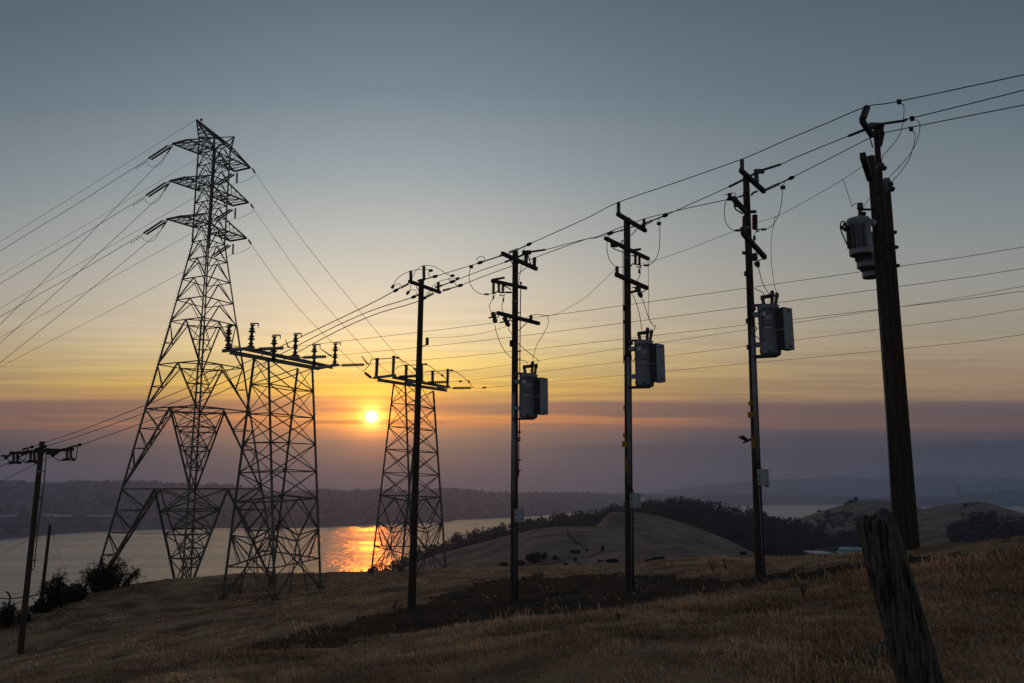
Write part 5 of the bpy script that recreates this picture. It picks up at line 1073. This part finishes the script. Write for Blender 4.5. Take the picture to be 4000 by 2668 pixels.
tube('support_arm', [e1(540, 270), e1(692, 270, .2)], .028, 'hardware', rt1); tube('support_arm', [e1(640, 470), e1(712, 470, .2)], .09, 'tank_paint', rt1)
tube('bushing_wire', spline([e1(500, 165), e1(450, 175), e1(415, 195), e1(385, 222)]), .009, 'cable_black', rt1)
for x, y in ((228, 545), (268, 500), (268, 575), (300, 545)): MB().lathe(e1(x - 14, y, -.1), e1(x + 22, y - 4, -.1), [(0, .03), (.5, .055), (1, .04)], 8).build('terminal', 'hardware', rt1, True)
tube('control_cable', spline([e1(282, 500, -.1), e1(262, 450, -.1), e1(228, 455, -.1), e1(208, 510, -.1), e1(214, 580, -.1), e1(245, 660, -.1), e1(300, 780, -.1), e1(345, 868, -.1)]), .015, 'cable_black', rt1)
wire('thin drop wire from the neutral to the frontmost round tank', [E1.at(zE, 185, 1108, .2), E1.at(zE, 210, 1125, .15), E1.at(zE, 250, 1250, 0), E1.at(zE, 280, 1345, -.1), E1.at(zE, 308, 1432, -.25), e1(385, 222)], .0065, GN, 'cable_black')
wire('thin wire slanting up from the round tank to the close poles', [e1(568, 230), e1(600, 180, .05), e1(672, 65, .1)], .0065, GN, 'cable_black')

# ------------------------------------------------------------------ leaning fence post in front
def fence_post():
    T_, B_ = at2(2008, 1192, 4.05), at2(2122, 1600, 4.05); d = B_ - T_; B_ = B_ + d * .35; d = B_ - T_
    root = thing('fence_post', Vector((B_.x, B_.y, B_.z)), 'weathered grey fence post leaning left at the front right, split top', 'post')
    u = Vector((0, -1, 0)); u = (u - d.normalized() * u.dot(d.normalized())).normalized(); w = d.normalized().cross(u); n, m = 96, 90; V, Q = [], []
    ang = np.linspace(0, 2 * np.pi, n, endpoint=False)
    gro = np.zeros(n)
    for c, wd, dp in ((.55, .10, .16), (1.6, .07, .10), (2.4, .13, .20), (3.3, .06, .10), (4.1, .10, .14), (5.0, .07, .12), (5.9, .10, .18), (.05, .05, .08)): gro += dp * np.exp(-(((ang - c + np.pi) % (2 * np.pi) - np.pi) / wd) ** 2)
    topj = -.02 + .018 * np.cos(2 * ang + .6) + .004 * np.cos(3 * ang + 2)
    for j in range(m):
        t = j / (m - 1); f = t ** 1.3
        r = .094 * (1 - .72 * gro * (1 - .25 * t) * (1 + .8 * vnoise(ang * 1.1, ang * 0 + t * 7, 15))) + .004 * vnoise(ang * 9, ang * 0 + t * 30, 16) + .012 * t
        r = .094 + (r - .094) * min(1, .12 + t * 5)
        if j < 6: r = r * (.72 + .28 * math.sin(j / 6 * math.pi / 2))
        for k in range(n):
            off = topj[k] * max(0, 1 - t * 9)
            V.append(T_ + d * f + d.normalized() * off * 1.0 + (u * math.cos(ang[k]) + w * math.sin(ang[k])) * r[k])
        if j: Q += [((j - 1) * n + k, (j - 1) * n + (k + 1) % n, j * n + (k + 1) % n, j * n + k) for k in range(n)]
    mb = MB(); mb.v = V; mb.f = Q; c = len(V); mb.v.append(T_ + d.normalized() * .035); mb.f += [(c, (k + 1) % n, k) for k in range(n)]
    mb.build('timber', 'grey_wood', root, True)
fence_post()

# ------------------------------------------------------------------ wire fence, bushes, barn, rock, bird
zf = zoom(0, 2280, .14887)
fr = thing('chain_fence', at(*zf(255, 980), 45.0), 'rusty wire fence with a bent-topped post at the lower left', 'fence')
fa = lambda x, y, dy=0: at(*zf(x, y), 45 + dy)
tube('post', [fa(225, 1010), fa(262, 400), fa(268, 350), fa(240, 290), fa(205, 235), fa(150, 214)], .045, 'hardware', fr, 8)
tube('post', [fa(-500, 1010, 3), fa(-480, 390, 3), fa(-520, 240, 3)], .045, 'hardware', fr, 8); tube('post', [fa(1620, 640, 2), fa(1640, 230, 2), fa(1600, 80, 2)], .045, 'hardware', fr, 8)
tube('top_rail', [fa(-480, 365, 3), fa(0, 378, 1), fa(255, 395), fa(600, 355, .5), fa(1050, 290, 1.2), fa(1640, 225, 2)], .028, 'hardware', fr)
tube('bottom_rail', [fa(-480, 700, 3), fa(240, 745), fa(560, 735, .5), fa(1640, 560, 2)], .018, 'hardware', fr); tube('diagonal_stay', [fa(280, 585), fa(600, 440, .5), fa(1000, 262, 1.2)], .022, 'hardware', fr)
for f in (.3, .6, .9): tube('barbed_strand', [fa(lerp(268, 150, f), lerp(350, 214, f)), fa(lerp(700, 650, f), lerp(325, 200, f), .6), fa(lerp(1640, 1600, f), lerp(215, 90, f), 2)], .006, 'hardware', fr)
def bush(x, y, Y, w, h, label, nb, n, name='bush', lean=0.0):
    P = at2(x, y, Y); g = gz(P); P.z = min(P.z, g + .1); d = Y / 1829; W_, H_ = w * d / 2, h * d
    root = thing(name, P, label, 'bush', 'dark bushes along the crest by the water'); ends = []
    br = MB()
    for k in range(nb):
        a = random.uniform(0, 6.28); r0 = W_ * random.random() ** .6; top = H_ * (1 - .55 * (r0 / W_) ** 2.2) * random.uniform(.55, 1.0)
        b0 = P + Vector((math.cos(a) * r0 * .45, math.sin(a) * r0 * .45, -.25)); e = P + Vector((math.cos(a) * r0, math.sin(a) * r0, top)); m_ = b0.lerp(e, .5) + Vector((0, 0, H_ * .06))
        br.sweep(spline([b0, m_, e], 4), [.035, .032, .03, .026, .022, .018, .014, .010, .005], 5); ends += [e]
        for _ in range(13):
            s0 = b0.lerp(e, random.uniform(.25, .95)); e2 = s0 + Vector((random.gauss(0, .2), random.gauss(0, .2), random.gauss(.10, .14))) * (H_ / 2.0); e2.z = max(e2.z, P.z + .05)
            br.sweep([s0, e2], [.012, .003], 4); ends.append(e2)
    br.build('branches', 'bark', root)
    E_ = np.array([tuple(v - P) for v in ends]); rad = .068 * H_ * (.4 + rng.random(len(E_)))
    v, q = crowns(E_ - np.stack([0 * rad, 0 * rad, rad], 1), rad, rad * 2, n, .030)
    np_mesh('foliage', v, q, 'leaf', root)
bush(248, 1352, 55.5, 128, 72, 'large airy bush at the foot of the tall tower, against the water', 60, 20)
bush(122, 1392, 50.5, 62, 74, 'dense upright bush in front of the bare short pole', 36, 24)
bush(172, 1378, 52.5, 66, 44, 'medium bush between the upright bush and the large airy one', 34, 20)
bush(95, 1402, 49.5, 60, 26, 'low dark bush just right of the leaning pole foot', 28, 30)
bush(12, 1432, 47.0, 44, 54, 'scraggly bush at the left edge behind the wire fence', 22, 16)
bush(52, 1424, 47.5, 30, 24, 'low bush between the fence post and the leaning pole', 14, 18)
def barn():
    Yb = 96; P0, P1 = at2(1929, 1256, Yb), at2(1990, 1258, Yb); e0, e1_ = at2(1917, 1272, Yb - 3), at2(1998, 1273, Yb - 3)
    P1 = P0 + (P1 - P0) * 1.45; e1_ = e0 + (e1_ - e0) * 1.35; m0, m1 = lerp(P0, e0, .48), lerp(P1, e1_, .48)
    root = thing('barn', Vector((P0.x, Yb, e0.z - 3.5)), 'barn with a pale blue metal roof, beyond the crest beside the leaning post', 'barn')
    bk = Vector((0, 7, 0)); b0, b1 = e0 + bk + Vector((.2, 0, 0)), e1_ + bk
    for k in range(10):
        f0, f1 = k / 10, (k + 1) / 10 - .004; up = MB(); lo = MB()
        for mb, (a0, a1, c0, c1), lift in ((up, (P0, P1, m0, m1), .06), (lo, (m0, m1, e0, e1_), 0)):
            q = [lerp(a0, a1, f0), lerp(a0, a1, f1), lerp(c0, c1, f1), lerp(c0, c1, f0)]; L_ = Vector((0, -.02, lift)); mb.v = [v + L_ for v in q] + [v + L_ - Vector((0, 0, .05)) for v in q]
            mb.f = [(0, 1, 2, 3), (7, 6, 5, 4), (0, 4, 5, 1), (1, 5, 6, 2), (2, 6, 7, 3), (3, 7, 4, 0)]; mb.build('roof_panel', 'blue_metal_roof', root)
    sb_ = MB().beam(m0 + Vector((0, -.1, -.06)), m1 + Vector((0, -.1, -.06)), .3, .14); sb_.build('roof_step', 'dark_trim', root)
    mb = MB(); mb.v = [P0, P1, b1, b0]; mb.f = [(0, 3, 2, 1)]; mb.v += [v - Vector((0, 0, .06)) for v in mb.v[:4]]; mb.f += [(4, 5, 6, 7), (0, 1, 5, 4), (1, 2, 6, 5), (2, 3, 7, 6), (3, 0, 4, 7)]; mb.build('rear_roof', 'blue_metal_roof', root)
    dn = Vector((0, 0, 4)); ins_ = Vector((.15, .25, -.1)); w_ = MB(); A_, B_, C_, D_ = e0 + ins_, e1_ + Vector((-.15, .25, -.1)), b1 + Vector((-.15, -.25, -.1)), b0 + Vector((.15, -.25, -.1))
    w_.v = [A_, B_, C_, D_, A_ - dn, B_ - dn, C_ - dn, D_ - dn, P0 + Vector((.15, 0, -.15)), P1 + Vector((-.15, 0, -.15))]; w_.f = [(0, 1, 5, 4), (1, 2, 6, 5), (2, 3, 7, 6), (3, 0, 4, 7), (0, 3, 8), (1, 9, 2)]; w_.build('wall', 'dark_trim', root)
    a, b = at2(1875, 1271, Yb - 5), at2(1918, 1270, Yb - 5); MB().box((a + b) / 2 + Vector((0, 2, -.05)), ex, ey, ez, (b - a).x, 4, .1).build('lean_to_roof', 'pale_wall', root); MB().box((a + b) / 2 + Vector((0, 2, -1.7)), ex, ey, ez, (b - a).x * .95, 3.7, 3.2).build('lean_to_wall', 'dark_trim', root)
barn()
def stone(name, x, y, Y, w, h, label, cat, group=None, seed=0):
    P = at2(x, y, Y); P.z = gz(P); r = w / 1829 * Y / 2; hh = h / 1829 * Y; g = np.random.default_rng(seed); V, Q = [], []; n, m = 18, 9
    for j in range(m):
        th = math.pi * .5 * j / (m - 1)
        for k in range(n):
            a = 2 * math.pi * k / n; b = 1 + .22 * math.sin(2 * a + seed) + .12 * math.sin(5 * a + j + seed) + .1 * (g.random() - .5)
            V.append(P + Vector((math.cos(a) * r * b * math.cos(th), math.sin(a) * r * b * .8 * math.cos(th), hh * math.sin(th) * (1 + .1 * math.sin(3 * a)) - .04)))
        if j: Q += [((j - 1) * n + k, (j - 1) * n + (k + 1) % n, j * n + (k + 1) % n, j * n + k) for k in range(n)]
    mb = MB(); mb.v = V; mb.f = Q; return tag(mb.build(name, 'rock', None, True), label, cat, group)
stone('boulder', 2052, 1505, 7.2, 78, 42, 'grey mossy boulder half buried in grass behind the leaning post', 'rock', seed=3)
GSt = 'small pale stones on the bare track'
for i, (x, y, Y, w, h, lab) in enumerate(((1178, 1326, 29, 11, 4, 'flat pale stone at the foot of the leftmost tank pole'), (1338, 1341, 25, 19, 7, 'largest pale stone on the bare track, short of the middle tank pole'), (1385, 1357, 23, 12, 5, 'pale stone just left of the middle tank pole foot'), (1080, 1441, 17.5, 9, 3, 'small stone at the grassy lower edge of the bare track'), (1256, 1378, 21, 8, 3, 'pebble in the middle of the bare track'), (1612, 1318, 24, 9, 4, 'small stone between the middle and right tank poles'))): stone('stone', x, y, Y, w, h, lab, 'rock', GSt, i + 10)
def bird():
    c = at(2917, 1723, 20.5); root = thing('bird', c, 'small dark bird flying with raised wings beside the right tank pole', 'bird'); k = .0105
    MB().sweep([c + Vector((-16, 0, -9)) * k * .7, c + Vector((-6, 0, -3)) * k, c, c + Vector((8, 0, 3)) * k, c + Vector((13, 0, 5)) * k, c + Vector((16, 0, 5)) * k], [.006, .022, .034, .026, .018, .004], 10).build('body', 'feather', root, True)
    for s in (-1, 1):
        w_ = MB(); w_.v = [c + Vector(v) * k for v in ((5, 0, 3), (-5, 0, 1), (-16, s * 8, 8), (-15, s * 15, 14), (-6, s * 9, 10))]; w_.v += [v - Vector((0, s * .003, .004)) for v in w_.v[:5]]; w_.f = [(0, 1, 2, 3, 4), (9, 8, 7, 6, 5)] + [(i, (i + 1) % 5, 5 + (i + 1) % 5, 5 + i) for i in range(5)]; w_.build('wing', 'feather', root)
bird()

# ------------------------------------------------------------------ dry grass
def tufts(n, dmin, dmax, seed, az0=-46, az1=54, hmul=1.0):
    g = np.random.default_rng(seed); a = R(az0) + (R(az1) - R(az0)) * g.random(n); d = np.exp(math.log(dmin) + (math.log(dmax) - math.log(dmin)) * g.random(n) ** .8)
    x, y = d * np.sin(a), d * np.cos(a)
    cl = fbm(x / .55, y / .8, 201, 4) + .8 * fbm(x / 2.6, y / 3.8, 211, 3); big = fbm(x / 6, y / 9, 221, 3); z = ground(x, y); dm_ = dirt(x, y, z)
    px_, py_, _ = to_px(x, y, z); lo = np.interp(px_ / 1.7014, *zip(*LO)); e = (py_ / 1.7014 - lo)   # taller straw fringe below the bare track
    pe = np.exp(-((e - 22) / 15) ** 2) * ((px_ > 1700) & (px_ < 4200)) * np.clip(.5 + 2 * fbm(x / 2.2, y / 2.2, 231, 3), 0, 1)
    q = np.clip(.5 + 1.0 * cl, 0, 1.2)
    keep = (g.random(n) < np.clip(.34 + .9 * cl + .6 * big + .5 * pe, .15, 1)) & ~((dm_ > .5) & (g.random(n) < .965)) & ~((e < 0) & (e > -40) & (dm_ < .5) & (g.random(n) < .3))
    x, y, z, cl, d, pe, q, big = x[keep], y[keep], z[keep], cl[keep], d[keep], pe[keep], q[keep], big[keep]; n = len(x)
    tall = (g.random(n) < .06) & (d < 20)
    h = hmul * (.018 + .055 * q + .13 * pe) * (.4 + 1.1 * g.random(n)) * np.where(tall, 1.9, 1)
    w = (.0016 + .00042 * d) * (.6 + .8 * g.random(n)); th = g.random(n) * 6.283; flat = np.where(tall, .4, 1.0)
    ln = (.03 + .10 * g.random(n) + h * .5) * flat * (1 + .02 * d); la = g.normal(2.6, 1.1, n)
    cx_, sx_ = np.cos(th), np.sin(th); lx, ly = np.cos(la) * ln, np.sin(la) * ln * .6
    v = np.empty((n, 5, 3))
    v[:, 0] = np.stack([x - cx_ * w, y - sx_ * w, z - .02], 1); v[:, 1] = np.stack([x + cx_ * w, y + sx_ * w, z - .02], 1)
    v[:, 2] = np.stack([x + cx_ * w * .8 + lx * .4, y + sx_ * w * .8 + ly * .4, z + h * .8], 1); v[:, 3] = np.stack([x - cx_ * w * .8 + lx * .4, y - sx_ * w * .8 + ly * .4, z + h * .8], 1)
    v[:, 4] = np.stack([x + lx, y + ly, z + h * (.6 + .5 * g.random(n))], 1)
    b = (np.arange(n) * 5)[:, None]; tri = np.concatenate([b + np.array([[0, 1, 2]]), b + np.array([[0, 2, 3]]), b + np.array([[3, 2, 4]])], 0)
    pat = fbm(x / 1.6, y / 2.6, 241, 4)
    br = (.62 + .5 * g.random(n) + .5 * np.clip(cl, -.6, .6) + .85 * pat + .35 * pe)[:, None]; gr = (g.random(n) < .06 + .25 * np.clip(-pat, 0, .4))[:, None]
    c = np.where(gr, np.array([[.50, .60, .50]]), np.array([[1.0, .97, .93]]) + g.normal(0, .07, (n, 3))) * br
    return v.reshape(-1, 3), tri, np.repeat(np.clip(c, .12, 1.7), 5, 0)
v_, t_, c_ = tufts(500000, 3.0, 66, 301); tag(np_mesh('dry_grass', v_, t_, 'straw', None, False, c_), kind='stuff')
v_, t_, c_ = tufts(230000, 2.4, 16, 302); tag(np_mesh('dry_grass', v_, t_, 'straw', None, False, c_), kind='stuff')
# dead weeds standing along the track, a few yellow flowers
GWd = 'dead weeds standing beside the bare track'
for x, y, Y, h, lab in ((1637, 1322, 24, 36, 'twiggy dead weed between the middle and right tank poles'), (1668, 1318, 25, 30, 'second twiggy dead weed, nearer the right tank pole'), (1208, 1322, 31, 22, 'dry weed right behind the leftmost tank pole'), (905, 1392, 27, 26, 'dry weed left of the pole by the farther tower'), (1845, 1378, 14, 26, 'thin dead stalks in the grass short of the leaning post'), (1420, 1428, 14.5, 22, 'small dry weed in the tall straw below the track')):
    P = at2(x, y, Y); P.z = gz(P); H_ = h / 1829 * Y; mb = MB()
    for k in range(9):
        a = random.uniform(0, 6.28); t_ = P + Vector((math.cos(a) * H_ * .3, math.sin(a) * H_ * .3, H_ * random.uniform(.6, 1))); m_ = P.lerp(t_, .5) + Vector((0, 0, H_ * .08)); mb.sweep([P - Vector((0, 0, .03)), m_, t_], [.006, .004, .002], 4)
        for _ in range(3): s_ = m_.lerp(t_, random.random()); mb.sweep([s_, s_ + Vector((random.gauss(0, .1), random.gauss(0, .1), random.uniform(.05, .16))) * H_ * 1.6], [.003, .0015], 3)
    tag(mb.build('dead_weed', 'bark'), lab, 'weed', GWd)
fl, fq_ = [], []
for (x, y) in ((1800, 1455), (2050, 1503), (1975, 1480), (1290, 1550), (1345, 1532), (1950, 1530), (1962, 1545), (1930, 1552), (1990, 1556), (1905, 1560), (2280, 1530), (1875, 1400), (2070, 1460), (1300, 1600), (1990, 1420)):
    d = ray(x * 1.7014, y * 1.7014); tt = 3.0
    for _ in range(400):
        p = Vector((0, 0, EYE)) + d * tt
        if p.z < gz(p) + .12: break
        tt += .05
    for k in range(6):
        a = k * 1.047; b = len(fl); o = Vector((math.cos(a), math.sin(a), .35)); s_ = Vector((-o.y, o.x, 0)) * .006
        fl += [p, p + o * .012 + s_, p + o * .02, p + o * .012 - s_]; fq_.append((b, b + 1, b + 2, b + 3))
    b = len(fl); fl += [p + Vector((.002, 0, 0)), p - Vector((.002, 0, 0)), p - Vector((.002, 0, .16)), p + Vector((.002, 0, -.16))]; fq_.append((b, b + 1, b + 2, b + 3))
tag(np_mesh('yellow_flowers', [tuple(v) for v in fl], fq_, 'petal'), kind='stuff')
